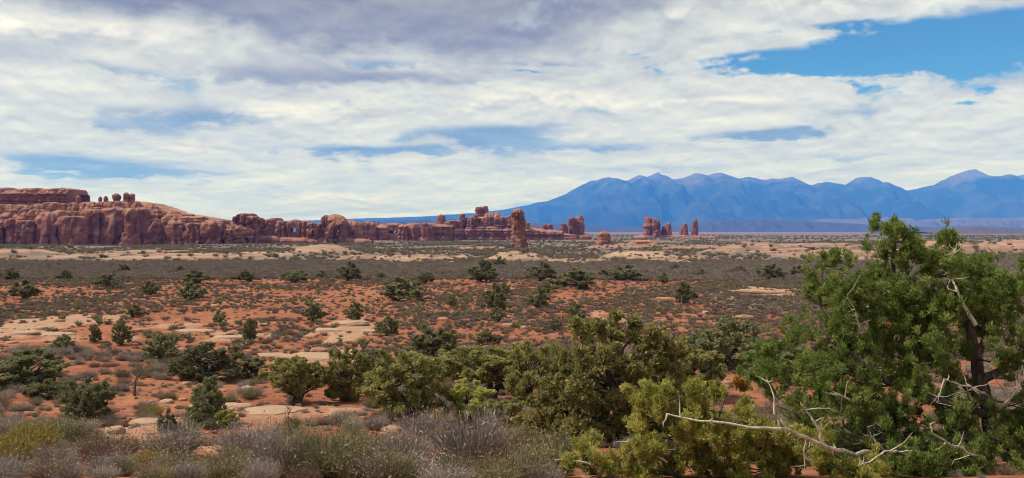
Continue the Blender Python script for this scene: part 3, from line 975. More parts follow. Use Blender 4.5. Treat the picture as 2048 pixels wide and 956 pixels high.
def juniper_meshes(seed, n_clump, n_spray, size, mat, clump_r=(0.17, 0.30), shape='round', trunk_r=0.055):
    """unit juniper: about one metre wide and one metre tall, foot at the origin"""
    rnd = random.Random(seed)
    cs, rr, tt = [], [], []
    tries = 0
    while len(cs) < n_clump and tries < 8000:
        tries += 1
        x, y = rnd.uniform(-.5, .5), rnd.uniform(-.5, .5)
        z = rnd.uniform(0.10, 0.92)
        if shape == 'round':
            lim = 0.50 * math.sqrt(max(0, 1 - ((z - 0.45) / 0.52) ** 2))
        elif shape == 'spread':
            lim = 0.52 * math.sqrt(max(0, 1 - ((z - 0.62) / 0.36) ** 2))
        else:
            lim = 0.50 * (1 - max(0, z - 0.25) / 0.78) ** 0.6 * min(1, 0.6 + z * 2)
        lump = 1 + 0.30 * mnoise.noise(Vector((x * 3 + seed, y * 3, z * 3)))
        r_ = math.hypot(x, y)
        r = rnd.uniform(*clump_r) * (0.75 + 0.35 * rnd.random())
        if r_ > lim * lump - r * 0.35 or (r_ < lim * 0.30 and z < 0.6):
            continue
        if any((x - c[0]) ** 2 + (y - c[1]) ** 2 + (z - c[2]) ** 2 < (0.42 * (r + q_)) ** 2 for c, q_ in zip(cs, rr)):
            continue
        cs.append((x, y, z))
        rr.append(r * 0.40)
        tt.append(rnd.uniform(0.15, 0.75))
    # ragged extra tips
    core = list(cs)
    for i in range(n_clump * 9):
        c = rnd.choice(core)
        u = Vector((c[0], c[1], (c[2] - .35))).normalized()
        u = (u + Vector((rnd.gauss(0, .5), rnd.gauss(0, .5), rnd.gauss(.2, .5)))).normalized()
        k = rnd.uniform(0.04, 0.13)
        cs.append((c[0] + u.x * k, c[1] + u.y * k, max(0.05, c[2] + u.z * k + 0.02)))
        rr.append(rnd.uniform(0.020, 0.050))
        tt.append(rnd.uniform(0.3, 0.95))
    v, q_, tn_ = sprays(cs, rr, tt, n_spray, size, seed)
    v[:, 2] = np.maximum(v[:, 2], 0.01)
    crown = mesh_np('juniper_crown', v, [q_], mat, False, {'tint': tn_})
    bag = Bag()
    stems = rnd.choice([2, 3, 3])
    tops = []
    for k in range(stems):
        a = rnd.uniform(0, 6.28)
        e = (0.14 * math.cos(a), 0.14 * math.sin(a), rnd.uniform(0.4, 0.6))
        p = wiggle((0.03 * math.cos(a), 0.03 * math.sin(a), -0.05), e, 6, 0.06, rnd)
        bag.add(tube(p, [trunk_r * (1 - 0.6 * i / 6) for i in range(7)], 7))
        tops += p[2:6]
    for c in cs[:n_clump]:
        t0 = min(tops, key=lambda t: (Vector(c) - t).length + (0.3 if t.z > c[2] else 0))
        p = wiggle(t0, c, 4, 0.07, rnd)
        bag.add(tube(p, [trunk_r * 0.42 * (1 - 0.75 * i / 4) for i in range(5)], 4))
    return bag.mesh('juniper_trunk', M_bark), crown


def twig_bush(seed, n_twig, n_leaf, mat, h=0.55, spread=1.0, w=0.010, leaf=0.035, upright=0.5):
    """unit twiggy shrub, about a metre across"""
    rs = np.random.RandomState(seed)
    a = rs.rand(n_twig) * 2 * np.pi
    tilt = rs.rand(n_twig) ** (0.6 if upright < 0.7 else 1.4)
    d = np.stack([np.cos(a) * tilt * spread, np.sin(a) * tilt * spread, np.full(n_twig, upright) + (1 - tilt) * 0.55], 1)
    d /= np.linalg.norm(d, axis=1)[:, None]
    L = (0.5 + 0.22 * rs.rand(n_twig)) * (0.75 + 0.5 * (np.sin(a * 3 + seed) * .25 + .25))
    base = np.stack([np.cos(a), np.sin(a), 0 * a], 1) * (rs.rand(n_twig) * 0.16)[:, None]
    start = base + d * (L * rs.uniform(0, .35, n_twig))[:, None]
    mid = base + d * (L * 0.62)[:, None] + rs.normal(size=(n_twig, 3)) * 0.04
    tip = base + d * L[:, None] + rs.normal(size=(n_twig, 3)) * 0.07 + np.array([0, 0, 0.03])
    for q_ in (start, mid, tip):
        q_[:, 2] *= h / 0.55
        q_[:, 2] = np.maximum(q_[:, 2], -0.02)
    sd_ = np.cross(d, rs.normal(size=(n_twig, 3)))
    sd_ /= np.linalg.norm(sd_, axis=1)[:, None]
    V1 = np.stack([start - sd_ * w, start + sd_ * w, mid + sd_ * w * .8, mid - sd_ * w * .8, tip], 1).reshape(-1, 3)
    b5 = np.arange(n_twig)[:, None] * 5
    Q1 = b5 + np.array([[0, 1, 2, 3]])
    T1 = b5 + np.array([[3, 2, 4]])
    tn1 = np.repeat(np.clip(rs.rand(n_twig) * 0.9, 0, 1), 5)
    # side twiglets and dry leaves
    k = rs.randint(0, n_twig, n_leaf)
    t = rs.uniform(0.15, 1.0, n_leaf)[:, None]
    P = mid[k] * (1 - t) + tip[k] * t + rs.normal(size=(n_leaf, 3)) * 0.035
    P[:, 2] = np.maximum(P[:, 2], 0.01)
    ax = d[k] + rs.normal(size=(n_leaf, 3)) * 0.7
    ax /= np.linalg.norm(ax, axis=1)[:, None]
    s2 = np.cross(ax, rs.normal(size=(n_leaf, 3)))
    s2 /= np.linalg.norm(s2, axis=1)[:, None]
    Lf = leaf * rs.uniform(.6, 1.5, n_leaf)[:, None]
    V2 = np.stack([P - ax * Lf, P + s2 * Lf * .3, P + ax * Lf, P - s2 * Lf * .3], 1).reshape(-1, 3)
    off = len(V1)
    Q2 = off + np.arange(n_leaf)[:, None] * 4 + np.array([[0, 1, 2, 3]])
    tn2 = np.repeat(np.clip(rs.rand(n_leaf), 0, 1), 4)
    return mesh_np('shrub', np.concatenate([V1, V2]), [Q1, Q2, T1], mat, False, {'tint': np.concatenate([tn1, tn2])})


KIND = {'olive': M_jun, 'dark': M_jdark, 'fresh': M_jgrn, 'yellow': M_jyel}
_jcache = {}


def juniper_unit(kind, lod, shape, k):
    key = (kind, lod, shape, k)
    if key not in _jcache:
        sd_ = abs(hash((len(kind) * 7 + lod * 31 + len(shape) * 3 + k * 101))) % 9973
        if lod == 0:
            _jcache[key] = juniper_meshes(sd_, 60, 32000, 0.029, KIND[kind], (0.12, 0.26), shape)
        elif lod == 1:
            _jcache[key] = juniper_meshes(sd_, 40, 11000, 0.042, KIND[kind], (0.17, 0.30), shape)
        else:
            _jcache[key] = juniper_meshes(sd_, 26, 3200, 0.072, KIND[kind], (0.20, 0.34), shape)
    return _jcache[key]


rng = random.Random(77)
CROWNS = []    # x, y, radius of every juniper, so that shrubs keep clear of the trunks


def plant_juniper(px, py, w, h, kind, shape, label, group=None, lod=None, k=None, name='juniper_tree'):
    p = ground_at(px, py)
    sx = w / F * p.y
    sz = h / F * p.y
    if lod is None:
        lod = 0 if p.y < 45 else (1 if p.y < 80 else 2)
    k = rng.randrange(2 if lod == 0 else 3) if k is None else k
    tr, cr = juniper_unit(kind, lod, shape, k)
    e = empty(name, (p.x, p.y, p.z - 0.02), rng.uniform(0, 6.28))
    e.scale = (sx, sx * rng.uniform(.85, 1.05), sz)
    link('trunk', tr, e)
    link('crown', cr, e)
    tag(e, label, 'tree', group)
    CROWNS.append((p.x, p.y, sx * 0.42))
    return e


NEAR = [
    # px, foot row, width, height, kind, shape, label
    (45, 776, 175, 76, 'dark', 'round', 'broad dark green juniper thicket at the foot of the bare pavement'),
    (415, 762, 140, 78, 'dark', 'round', 'wide grey green juniper behind the small dark round one'),
    (592, 810, 122, 94, 'olive', 'spread', 'small juniper with a bare dark trunk under a flat round crown'),
    (690, 802, 110, 106, 'olive', 'round', 'bushy juniper squeezed between the flat crowned one and the largest round one'),
    (812, 840, 165, 148, 'olive', 'round', 'large round olive juniper, its foliage down to the ground'),
    (868, 728, 120, 76, 'dark', 'round', 'dull green juniper showing behind the large round one'),
    (935, 848, 118, 86, 'yellow', 'round', 'low yellow green juniper beside the large round one'),
    (985, 800, 170, 112, 'olive', 'spread', 'open leaning juniper above a tangle of dark dead boughs'),
    (1075, 815, 130, 130, 'olive', 'round', 'narrow juniper against the flank of the tallest olive one'),
    (1135, 885, 170, 190, 'olive', 'cone', 'lighter olive juniper in front of the tallest olive one'),
    (1225, 892, 250, 262, 'olive', 'round', 'tallest olive juniper with a dark hollow at its trunk'),
    (1330, 868, 160, 215, 'olive', 'cone', 'olive juniper with thin golden top beside the tallest one'),
    (1458, 742, 135, 112, 'dark', 'round', 'dark grey green juniper with dark stems standing by itself on the slope'),
    (1560, 760, 140, 80, 'dark', 'round', 'dark juniper half hidden behind the great green juniper'),
    (172, 848, 98, 92, 'dark', 'round', 'dark juniper mixed with grey twigs, near the pale slabs'),
    (412, 852, 82, 104, 'dark', 'cone', 'small dark juniper with a black shaded trunk'),
    (333, 869, 44, 52, 'dark', 'cone', 'tiny dense dark green juniper bush beside the pale slabs'),
    (450, 857, 52, 38, 'yellow', 'round', 'small bright green round bush beside the black trunked juniper'),
    (745, 770, 100, 70, 'dark', 'round', 'dull juniper filling the gap behind the bushy and the large round ones'),
    (1010, 855, 90, 60, 'olive', 'round', 'small olive bush over the dark dead boughs'),
    (1395, 800, 130, 110, 'olive', 'round', 'olive juniper between the golden topped one and the great juniper'),
    (1400, 735, 90, 70, 'dark', 'round', 'smaller dark juniper touching the solitary dark one'),
    (900, 770, 110, 70, 'olive', 'round', 'olive bush behind the low yellow green juniper'),
    (500, 752, 90, 40, 'dark', 'round', 'low dark bush at the side of the wide grey green juniper'),
    (1060, 870, 70, 50, 'yellow', 'round', 'yellowish bush at the foot of the lighter olive juniper'),
    (90, 800, 90, 40, 'dark', 'round', 'low dark bush before the broad juniper thicket'),
    (322, 722, 78, 58, 'dark', 'round', 'greyish juniper bush below the striped pale ledges'),
]
for a in NEAR:
    plant_juniper(*a)

FAR_SLOPE = [(800, 601, 92, 46), (835, 598, 40, 36), (985, 623, 56, 54), (1075, 617, 52, 44), (995, 643, 38, 28), (1370, 608, 52, 42), (1152, 648, 42, 42),
             (625, 643, 52, 38), (708, 643, 42, 36), (775, 671, 52, 38), (385, 601, 60, 36), (300, 591, 36, 28), (50, 597, 62, 36), (500, 683, 30, 48),
             (188, 685, 28, 38), (125, 706, 42, 36), (242, 690, 42, 52), (1010, 590, 30, 26), (905, 612, 26, 22), (440, 648, 24, 28), (270, 634, 40, 24), (975, 690, 50, 30), (1110, 660, 30, 22)]
SLOPE_LABEL = {800: 'broad dark double clump, largest juniper on the red slope', 835: 'small bush pressed against the broad double clump', 985: 'tall rounded juniper on the barest red bank',
               1075: 'squat round juniper across from the tall rounded one on the red bank', 995: 'low bush just downhill of the tall rounded juniper', 1370: 'round juniper standing in dense grey brush near the thin red ledge',
               1152: 'upright juniper uphill of the tallest olive juniper', 625: 'round juniper uphill of the whitish ledge, away from its end', 708: 'small juniper directly above the whitish ledge',
               775: 'juniper bush at the end of the whitish ledge', 500: 'narrow upright juniper below the lower striped ledge', 188: 'narrow little juniper just below the bare pavement',
               125: 'small round juniper below the bare pavement', 242: 'tall greyish juniper beside the end of the bare pavement'}
for px, py, w, h in FAR_SLOPE:
    if px in SLOPE_LABEL:
        plant_juniper(px, py, w, h, 'dark', 'round', SLOPE_LABEL[px])
    else:
        plant_juniper(px, py, w, h, 'dark', 'round', 'dark green juniper bush alone on the red dotted slope', 'junipers scattered over the red slope')
FAR_FLAT = [(587, 564, 62, 25), (392, 567, 70, 26), (695, 561, 58, 36), (960, 564, 72, 42), (1080, 561, 62, 36), (1152, 578, 92, 40), (1255, 561, 66, 30),
            (1542, 559, 64, 30), (1325, 567, 26, 22), (215, 576, 52, 30), (490, 563, 50, 22), (20, 560, 50, 24), (130, 560, 30, 20), (640, 557, 26, 16),
            (850, 566, 40, 22), (1400, 553, 30, 14), (1210, 556, 34, 18), (1095, 585, 30, 20), (245, 545, 26, 18), (360, 545, 24, 14), (1600, 552, 40, 20), (760, 558, 24, 14),
            (1000, 533, 26, 20), (1350, 540, 22, 12), (1480, 545, 30, 12)]
for px, py, w, h in FAR_FLAT:
    plant_juniper(px, py, w, h, 'dark', 'round', 'dark juniper bush along the grey brown flat below the slickrock', 'junipers along the grey flat')


# the great green juniper on the right
def pixel_tree(name, base_px, Y, clumps, limbs, dead, mat, n_spray, size, seed, label, trunk, depth=1.5, gold=None, before=()):
    rnd = random.Random(seed)
    bx_, by_ = base_px
    X0 = (bx_ - 1024) / F * Y
    base = Vector((X0, Y, gz(X0, Y)))
    cs, rr, tt = [], [], []
    for (px, py, r) in clumps:
        rm = r / F * Y
        n = max(3, int(rm / 0.042))
        dep = rnd.uniform(-depth, depth) * (0.35 + 0.65 * min(1, max(0, (py - 430) / 250)))
        c0 = at(px, py, Y)
        for i in range(n):
            yo = dep + rnd.gauss(0, 0.55 * rm) + rnd.uniform(-.35, .35) * depth
            u = Vector((rnd.gauss(0, .62), 0, rnd.gauss(0, .62))) * rm
            cs.append(Vector((c0.x + u.x, c0.y + yo, c0.z + u.z)) - base)
            rr.append(min(rm, .30) * rnd.uniform(0.25, 0.45))
            tt.append(rnd.uniform(0.1, 0.7))
            main = cs[-1]
            # feathery upright tips
            for _ in range(6):
                v = Vector((rnd.gauss(0, .6), rnd.gauss(0, .5), rnd.gauss(.3, .6)))
                cs.append(main + v * min(rm, .5) * 0.6)
                rr.append(rnd.uniform(0.04, 0.085))
                tt.append(rnd.uniform(0.25, 0.95))
    for (px, py, r, dy) in before:
        rm = r / F * Y
        for i in range(max(4, int(rm / .035))):
            p_ = at(px + rnd.gauss(0, .6) * r, py + rnd.gauss(0, .6) * r, Y + dy + rnd.gauss(0, .15))
            cs.append(p_ - base)
            rr.append(rnd.uniform(.05, .10))
            tt.append(rnd.uniform(.2, .95))
    v, q_, tn_ = sprays([tuple(c) for c in cs], rr, tt, n_spray, size, seed, 1.15, 0.2, 0.9, 0.15)
    gy = EYE - drop(v[:, 1] + base.y) - base.z
    v[:, 2] = np.maximum(v[:, 2], gy + 0.02)
    e = empty(name, base)
    link('crown', mesh_np('crown', v, [q_], mat, False, {'tint': tn_}), e)
    bag = Bag()
    nodes = []
    for path, r0, r1 in trunk:
        P = [at(px, py, Y + dy) - base for px, py, dy in path]
        # smooth by subdividing
        Q_ = []
        for i in range(len(P) - 1):
            seg = wiggle(P[i], P[i + 1], 4, 0.03, rnd)
            Q_ += seg[:-1]
        Q_.append(P[-1])
        bag.add(tube(Q_, [r0 + (r1 - r0) * i / (len(Q_) - 1) for i in range(len(Q_))], 9))
        nodes += Q_
    lb = bag
    for c in cs[::28]:
        t0 = min(nodes, key=lambda t: (c - t).length + (0.8 if t.z > c.z else 0))
        L = (c - t0).length
        P = wiggle(t0, c, 6, 0.05, rnd, 0.06)
        r0 = 0.014 + 0.010 * L
        lb.add(tube(P, [r0 * (1 - 0.8 * i / 6) for i in range(7)], 5))
    tk = link('trunk', lb.mesh('trunk', M_bark), e)
    for path, r0 in dead:
        P = [at(px, py, Y + dy) - base for px, py, dy in path]
        Q_ = []
        for i in range(len(P) - 1):
            Q_ += wiggle(P[i], P[i + 1], 4, 0.035, rnd)[:-1]
        Q_.append(P[-1])
        n = len(Q_)
        db = Bag()
        db.add(tube(Q_, [r0 * .74 * (1 - 0.72 * i / (n - 1)) for i in range(n)], 7))
        for _ in range(7):
            i = rnd.randrange(2, n)
            d = Vector((rnd.gauss(0, 1), rnd.gauss(0, .6), rnd.gauss(.1, 1))) * rnd.uniform(.08, .22)
            db.add(tube(wiggle(Q_[i], Q_[i] + d, 3, .08, rnd), [r0 * .35, r0 * .25, r0 * .18, r0 * .08], 4))
        link('dead_branch', db.mesh('dead_branch', M_pale), tk)
    if gold:
        gc = [at(px, py, Y + dy) - base for px, py, r, dy in gold]
        gr = [r / F * Y for px, py, r, dy in gold]
        v, q_, tn_ = sprays([tuple(c) for c in gc], gr, [.5] * len(gc), 260 * len(gc), size, seed + 5, 1, .2, .6, .3)
        link('dry_sprig', mesh_np('dry_sprig', v, [q_], M_gold, False, {'tint': tn_}), e)
    CROWNS.append((base.x, base.y, 0.9))
    return tag(e, label, 'tree')


hero = [(1783, 440, 11), (1778, 458, 16), (1774, 480, 22), (1770, 505, 26), (1800, 478, 15), (1808, 458, 9), (1768, 535, 32), (1800, 540, 36), (1832, 512, 26), (1850, 545, 34),
        (1888, 520, 26), (1912, 500, 20), (1905, 478, 10), (1925, 530, 28), (1950, 545, 24), (1660, 520, 14), (1655, 506, 8), (1640, 560, 28), (1690, 558, 24), (1622, 588, 20), (1715, 582, 24), (1665, 585, 24),
        (1745, 600, 40), (1792, 600, 46), (1850, 610, 46), (1900, 590, 36), (1960, 590, 36), (2000, 562, 32), (2040, 600, 42), (2020, 640, 38), (1982, 658, 30), (2085, 620, 45), (2110, 690, 45),
        (1640, 650, 34), (1690, 640, 36), (1602, 690, 34), (1650, 700, 40), (1590, 722, 28), (1570, 748, 24), (1720, 690, 46), (1780, 680, 50), (1840, 690, 46), (1890, 676, 32),
        (1690, 760, 40), (1750, 760, 50), (1810, 765, 50), (1860, 745, 36), (1640, 762, 28), (1735, 830, 38), (1790, 832, 40), (1850, 830, 34), (1700, 882, 40), (1762, 892, 42),
        (1665, 922, 38), (1832, 895, 42), (1892, 905, 36), (2020, 722, 28), (2042, 782, 28), (2012, 892, 40), (1962, 915, 36), (2045, 850, 28), (1520, 706, 16), (1515, 738, 18), (1500, 752, 14), (1905, 850, 26),
        (1560, 800, 24), (1600, 840, 26), (1640, 880, 26), (1680, 820, 30), (1720, 930, 34), (1780, 935, 34), (1850, 935, 34), (1920, 940, 34), (1990, 940, 34), (2050, 935, 34), (1920, 790, 24), (1940, 860, 26), (1820, 850, 34), (1870, 800, 30), (1700, 720, 34), (1620, 735, 26), (1930, 700, 24), (2000, 800, 24),
        (2060, 700, 36), (2040, 560, 30), (2070, 540, 26), (1990, 620, 30), (1880, 620, 34), (1830, 640, 40), (1760, 640, 40), (1980, 530, 18),
        (2100, 800, 45), (2090, 900, 45), (1610, 780, 22), (1660, 830, 22)]
trunk = [([(1990, 885, 0), (1972, 800, 0), (1955, 720, .05), (1938, 650, .1), (1915, 575, .1), (1900, 540, .1), (1880, 500, .1)], 0.145, 0.03),
         ([(1972, 800, 0), (1900, 740, -.2), (1840, 690, -.2), (1800, 600, -.1), (1785, 520, 0), (1780, 450, 0)], 0.10, 0.012),
         ([(1965, 760, 0), (2010, 740, .1), (2060, 730, .2), (2100, 690, .2)], 0.09, 0.03),
         ([(1975, 830, 0), (1860, 800, -.5), (1740, 740, -.6), (1660, 680, -.4), (1640, 590, -.2), (1655, 510, 0)], 0.09, 0.010),
         ([(1955, 720, 0), (1990, 640, .3), (2030, 590, .4)], 0.07, 0.02),
         ([(1985, 870, 0), (1900, 880, -.5), (1780, 880, -.8), (1670, 900, -.9)], 0.08, 0.02)]
dead = [([(1952, 650, -.75), (1932, 615, -.8), (1912, 572, -.8), (1898, 548, -.7)], .055),
        ([(1968, 785, -.3), (1950, 780, -1.3), (1925, 772, -1.7), (1888, 758, -1.8)], .036),
        ([(1890, 759, -1.8), (1880, 790, -1.8), (1876, 806, -1.8)], .016),
        ([(1995, 825, -.6), (2020, 800, -.9), (2040, 770, -1.0), (2046, 730, -1.0)], .045),
        ([(1740, 905, -1.6), (1675, 902, -3.2), (1625, 882, -3.6), (1575, 858, -3.9), (1480, 852, -4.0), (1400, 843, -4.0), (1335, 828, -3.9)], .050),
        ([(1575, 858, -3.9), (1550, 828, -3.9), (1548, 790, -3.85), (1538, 765, -3.8)], .030),
        ([(1645, 890, -3.45), (1642, 860, -3.5), (1615, 825, -3.5), (1602, 808, -3.5)], .026),
        ([(1612, 877, -3.65), (1610, 915, -3.65), (1606, 948, -3.65)], .015),
        ([(1830, 915, -1.6), (1800, 905, -2.4), (1772, 903, -2.9), (1748, 920, -3.1), (1720, 932, -3.2)], .034),
        ([(1965, 915, -1.5), (1945, 910, -2.2), (1905, 892, -2.5), (1868, 868, -2.6), (1862, 850, -2.6)], .034),
        ([(1725, 668, -1.2), (1715, 640, -1.2), (1706, 612, -1.2)], .024),
        ([(1700, 800, -1.5), (1680, 790, -1.6), (1662, 786, -1.6)], .030),
        ([(1770, 905, -1.6), (1745, 875, -1.6), (1735, 855, -1.6)], .022),
        ([(1900, 520, -.5), (1908, 505, -.5), (1914, 488, -.5)], .022)]
pixel_tree('juniper_tree', (1990, 885), 16.5, hero, None, dead, M_jgrn, 350000, 0.053, 5, 'great bright green juniper with pale dead branches sticking out', trunk, 0.95,
           before=[(1900, 610, 40, -1), (1880, 690, 44, -1.1), (1830, 720, 44, -1.2), (1990, 690, 36, -1), (1930, 830, 36, -1.2), (1880, 850, 40, -1.3), (2010, 860, 44, -1.3), (1960, 900, 40, -1.5), (2030, 920, 40, -1.6),
                   (1800, 800, 44, -1.3), (1740, 790, 40, -1.3), (1690, 730, 40, -1.2), (1640, 800, 36, -1.3), (1620, 760, 30, -1.2), (1900, 910, 40, -1.6), (1830, 900, 40, -1.6), (1760, 850, 40, -1.5), (1690, 850, 36, -1.5), (1580, 800, 28, -1.2), (2020, 680, 40, -.9)])

front = [(1290, 792, 26), (1330, 808, 28), (1300, 845, 32), (1272, 895, 34), (1362, 868, 24), (1402, 815, 22), (1400, 908, 40), (1460, 900, 44), (1450, 795, 18), (1520, 908, 44), (1582, 922, 40),
         (1342, 930, 36), (1232, 932, 30), (1182, 915, 26), (1150, 932, 22), (1622, 900, 26), (1480, 868, 22), (1550, 880, 22), (1420, 935, 36), (1500, 940, 36), (1380, 775, 14), (1110, 938, 16), (1640, 940, 30), (1480, 820, 16), (1360, 828, 18), (1440, 870, 34), (1380, 880, 30), (1560, 945, 34), (1460, 945, 34), (1320, 890, 30), (1290, 945, 30), (1520, 870, 22), (1590, 885, 26), (1420, 850, 22), (1700, 945, 34), (1760, 950, 30), (1310, 815, 26), (1200, 945, 26)]
ftrunk = [([(1430, 975, 0), (1400, 920, 0), (1350, 860, 0), (1300, 800, 0)], 0.06, 0.012),
          ([(1430, 975, 0), (1480, 920, 0), (1540, 890, .1), (1610, 890, .1)], 0.05, 0.012),
          ([(1430, 975, 0), (1330, 940, 0), (1220, 930, 0), (1130, 930, 0)], 0.05, 0.012),
          ([(1400, 920, 0), (1430, 850, 0), (1450, 795, 0)], 0.03, 0.01)]
fdead = [([(1335, 926, -.35), (1305, 908, -.4), (1282, 898, -.4), (1258, 884, -.4)], .026),
         ([(1290, 902, -.4), (1265, 908, -.42), (1240, 918, -.42)], .018),
         ([(1196, 936, -.3), (1160, 924, -.35), (1120, 920, -.35), (1080, 919, -.35)], .026)]
pixel_tree('juniper_tree', (1430, 975), 13.9, front, None, fdead, M_jyel, 130000, 0.052, 8, 'low sprawling yellow green juniper in front of the great juniper', ftrunk, 0.5,
           gold=[(1478, 765, 11, .4), (1488, 775, 9, .4), (1332, 778, 9, .2), (1345, 784, 7, .2)])


low = [(1720, 940, 26), (1780, 932, 30), (1840, 925, 26), (1890, 935, 28), (1940, 928, 24), (1985, 940, 22), (1820, 950, 26), (1870, 955, 26), (1930, 952, 24), (1760, 955, 24), (1680, 935, 22)]
ltrunk = [([(1850, 985, 0), (1840, 940, 0), (1790, 930, 0), (1730, 935, 0)], .03, .008), ([(1850, 985, 0), (1890, 945, 0), (1970, 935, 0)], .03, .008)]
pixel_tree('juniper_shrub', (1850, 985), 14.2, low, None, [], M_jgrn, 45000, 0.052, 14, 'low green juniper shoots under the great juniper', ltrunk, 0.4)


# dead snags
def snag(px, py, h, seed, label, wide=0.7):
    rnd = random.Random(seed)
    p = ground_at(px, py)
    H = h / F * p.y
    bag = Bag()

    def grow(a, d, L, r, lev):
        b_ = a + d * L
        P = wiggle(a, b_, 4, .06, rnd)
        bag.add(tube(P, [r * (1 - .5 * i / 4) for i in range(5)], 5))
        if lev:
            for _ in range(rnd.choice([2, 3])):
                nd = (d + Vector((rnd.gauss(0, wide), rnd.gauss(0, wide), rnd.gauss(.15, .35)))).normalized()
                grow(P[rnd.choice([3, 4, 4])], nd, L * rnd.uniform(.5, .8), r * .5, lev - 1)
    grow(Vector((0, 0, -.05)), Vector((rnd.gauss(0, .15), 0, 1)).normalized(), H * .42, H * .045, 4)
    o = link('dead_tree', bag.mesh('dead_tree', M_snag), None, p)
    return tag(o, label, 'dead tree')


snag(268, 792, 75, 3, 'bare dark dead tree with forked branches on the red soil')
snag(576, 842, 40, 4, 'low bare twiggy dead bush before the flat crowned juniper', 0.9)
snag(1030, 852, 75, 8, 'tangle of dark dead boughs under the open leaning juniper', 1.0)
snag(1995, 528, 50, 12, 'dark bare tree on the pink slickrock behind the great juniper', .8)


# ------------------------------------------------------------------ slabs and stones
def slab_mesh(seed, mat, flat=0.3, n=15):
    rnd = random.Random(seed)
    rad = [rnd.uniform(.75, 1.1) for _ in range(n)]
    Vv = []
    prof = [(-0.6, .95), (0.1, 1.0), (.45, 1.03), (.5, .93), (.72, .95), (.78, .86), (.95, .78), (1.0, .5), (1.02, .2)]
    for t, w in prof:
        for j in range(n):
            a = 2 * math.pi * j / n
            r = rad[j] * w * (1 + .10 * mnoise.noise(Vector((math.cos(a) * 2, math.sin(a) * 2, t * 2 + seed))))
            Vv.append((.5 * r * math.cos(a), .5 * r * math.sin(a), t * flat + .06 * mnoise.noise(Vector((math.cos(a) * 2 * w, math.sin(a) * 2 * w + seed, 3)))))
    idx = np.arange(len(prof) * n).reshape(len(prof), n)
    nx_ = np.roll(idx, -1, 1)
    Qq = np.stack([idx[:-1], nx_[:-1], nx_[1:], idx[1:]], -1).reshape(-1, 4)
    return mesh_np('slab', np.array(Vv), [Qq, np.array([list(idx[-1])])], mat, False)


slabs = [slab_mesh(i, M_slab) for i in range(5)]
rslabs = [slab_mesh(i + 20, M_redslab) for i in range(4)]
STONES = [
    (690, 832, 78, 20, 0, 'thick pale slab with an undercut edge, before the bushy juniper'),
    (545, 826, 130, 13, 0, 'long pale slab in the red soil below the flat crowned juniper'),
    (465, 818, 70, 15, 0, 'pale slab between the flat crowned juniper and the black trunked one'),
    (222, 868, 46, 20, 0, 'whitish boulder leaning at the edge of the slabs by the dark twiggy juniper'),
    (300, 850, 96, 15, 0, 'broad pale ledge behind the tiny dense juniper bush'),
    (268, 884, 110, 12, 1, 'low reddish ledge before the whitish boulder'),
    (285, 866, 90, 10, 1, 'reddish ledge stepping between the whitish boulder and the tiny bush'),
    (795, 864, 72, 14, 0, 'pale flat slab at the foot of the large round juniper'),
    (882, 866, 44, 16, 1, 'small reddish boulder beside the yellow green juniper'),
    (700, 650, 95, 13, 0, 'pale whitish ledge high on the red slope'),
    (655, 662, 60, 8, 0, 'thin pale slab just below the whitish ledge'),
    (740, 664, 50, 7, 0, 'narrow pale slab at the end of the whitish ledge'),
    (640, 716, 160, 9, 0, 'long thin pale ledge above the bushy juniper'),
    (545, 712, 70, 7, 0, 'short thin pale ledge at the end of the long one'),
    (390, 664, 90, 8, 0, 'upper striped pale ledge on the red slope'),
    (455, 676, 70, 7, 0, 'lower striped pale ledge on the red slope'),
    (1530, 586, 110, 9, 0, 'flat tan slab on the grey brush slope beside the great juniper'),
    (1225, 634, 50, 12, 1, 'orange rock outcrop above the tallest olive juniper'),
    (1490, 638, 40, 12, 1, 'orange rock outcrop above the solitary dark juniper'),
    (110, 672, 90, 10, 0, 'pale slab lying on the bare pavement'),
    (40, 668, 70, 8, 0, 'pale slab at the edge of the bare pavement'),
    (1335, 600, 50, 8, 1, 'thin red ledge beside the slope juniper'),
    (180, 905, 60, 10, 1, 'red slab among the yellow brush'),
]
for i, (px, py, w, h, red, lab) in enumerate(STONES):
    p = ground_at(px, py)
    me = (rslabs if red else slabs)[i % (4 if red else 5)]
    o = link('sandstone_slab', me, None, (p.x, p.y + .2, p.z - .03))
    wm, hm = w / F * p.y, h / F * p.y
    dm = min(wm * .7, 2.5 + wm * .2)
    o.scale = (wm, dm, max(.12, hm * 2.2))
    o.rotation_euler = (rng.uniform(-.04, .04), rng.uniform(-.05, .05), rng.uniform(-.2, .2))
    tag(o, lab, 'rock')
    CROWNS.append((p.x, p.y - .5, wm * .55))
    if py > 780:
        CROWNS.append((p.x, p.y - 1.6, wm * .5))
PEB = []
for i in range(130):
    py = rng.choice([rng.uniform(570, 720), rng.uniform(640, 940), rng.uniform(780, 945)])
    px = rng.uniform(-20, 1500)
    p = ground_at(px, py)
    red = rng.random() < .55
    o = link('loose_stone', (rslabs if red else slabs)[i % 4], None, (p.x, p.y, p.z - .02))
    s_ = rng.uniform(.25, .8) * (1 if p.y < 60 else 1.7)
    o.scale = (s_, s_ * rng.uniform(.6, 1), s_ * rng.uniform(.4, .9))
    o.rotation_euler = (rng.uniform(-.1, .1), rng.uniform(-.1, .1), rng.uniform(0, 6.28))
    PEB.append(o)
    if red:
        tag(o, 'small red loose stone lying on the desert soil', 'stone', 'red loose stones')
    else:
        tag(o, 'small pale loose stone lying on the desert soil', 'stone', 'pale loose stones')

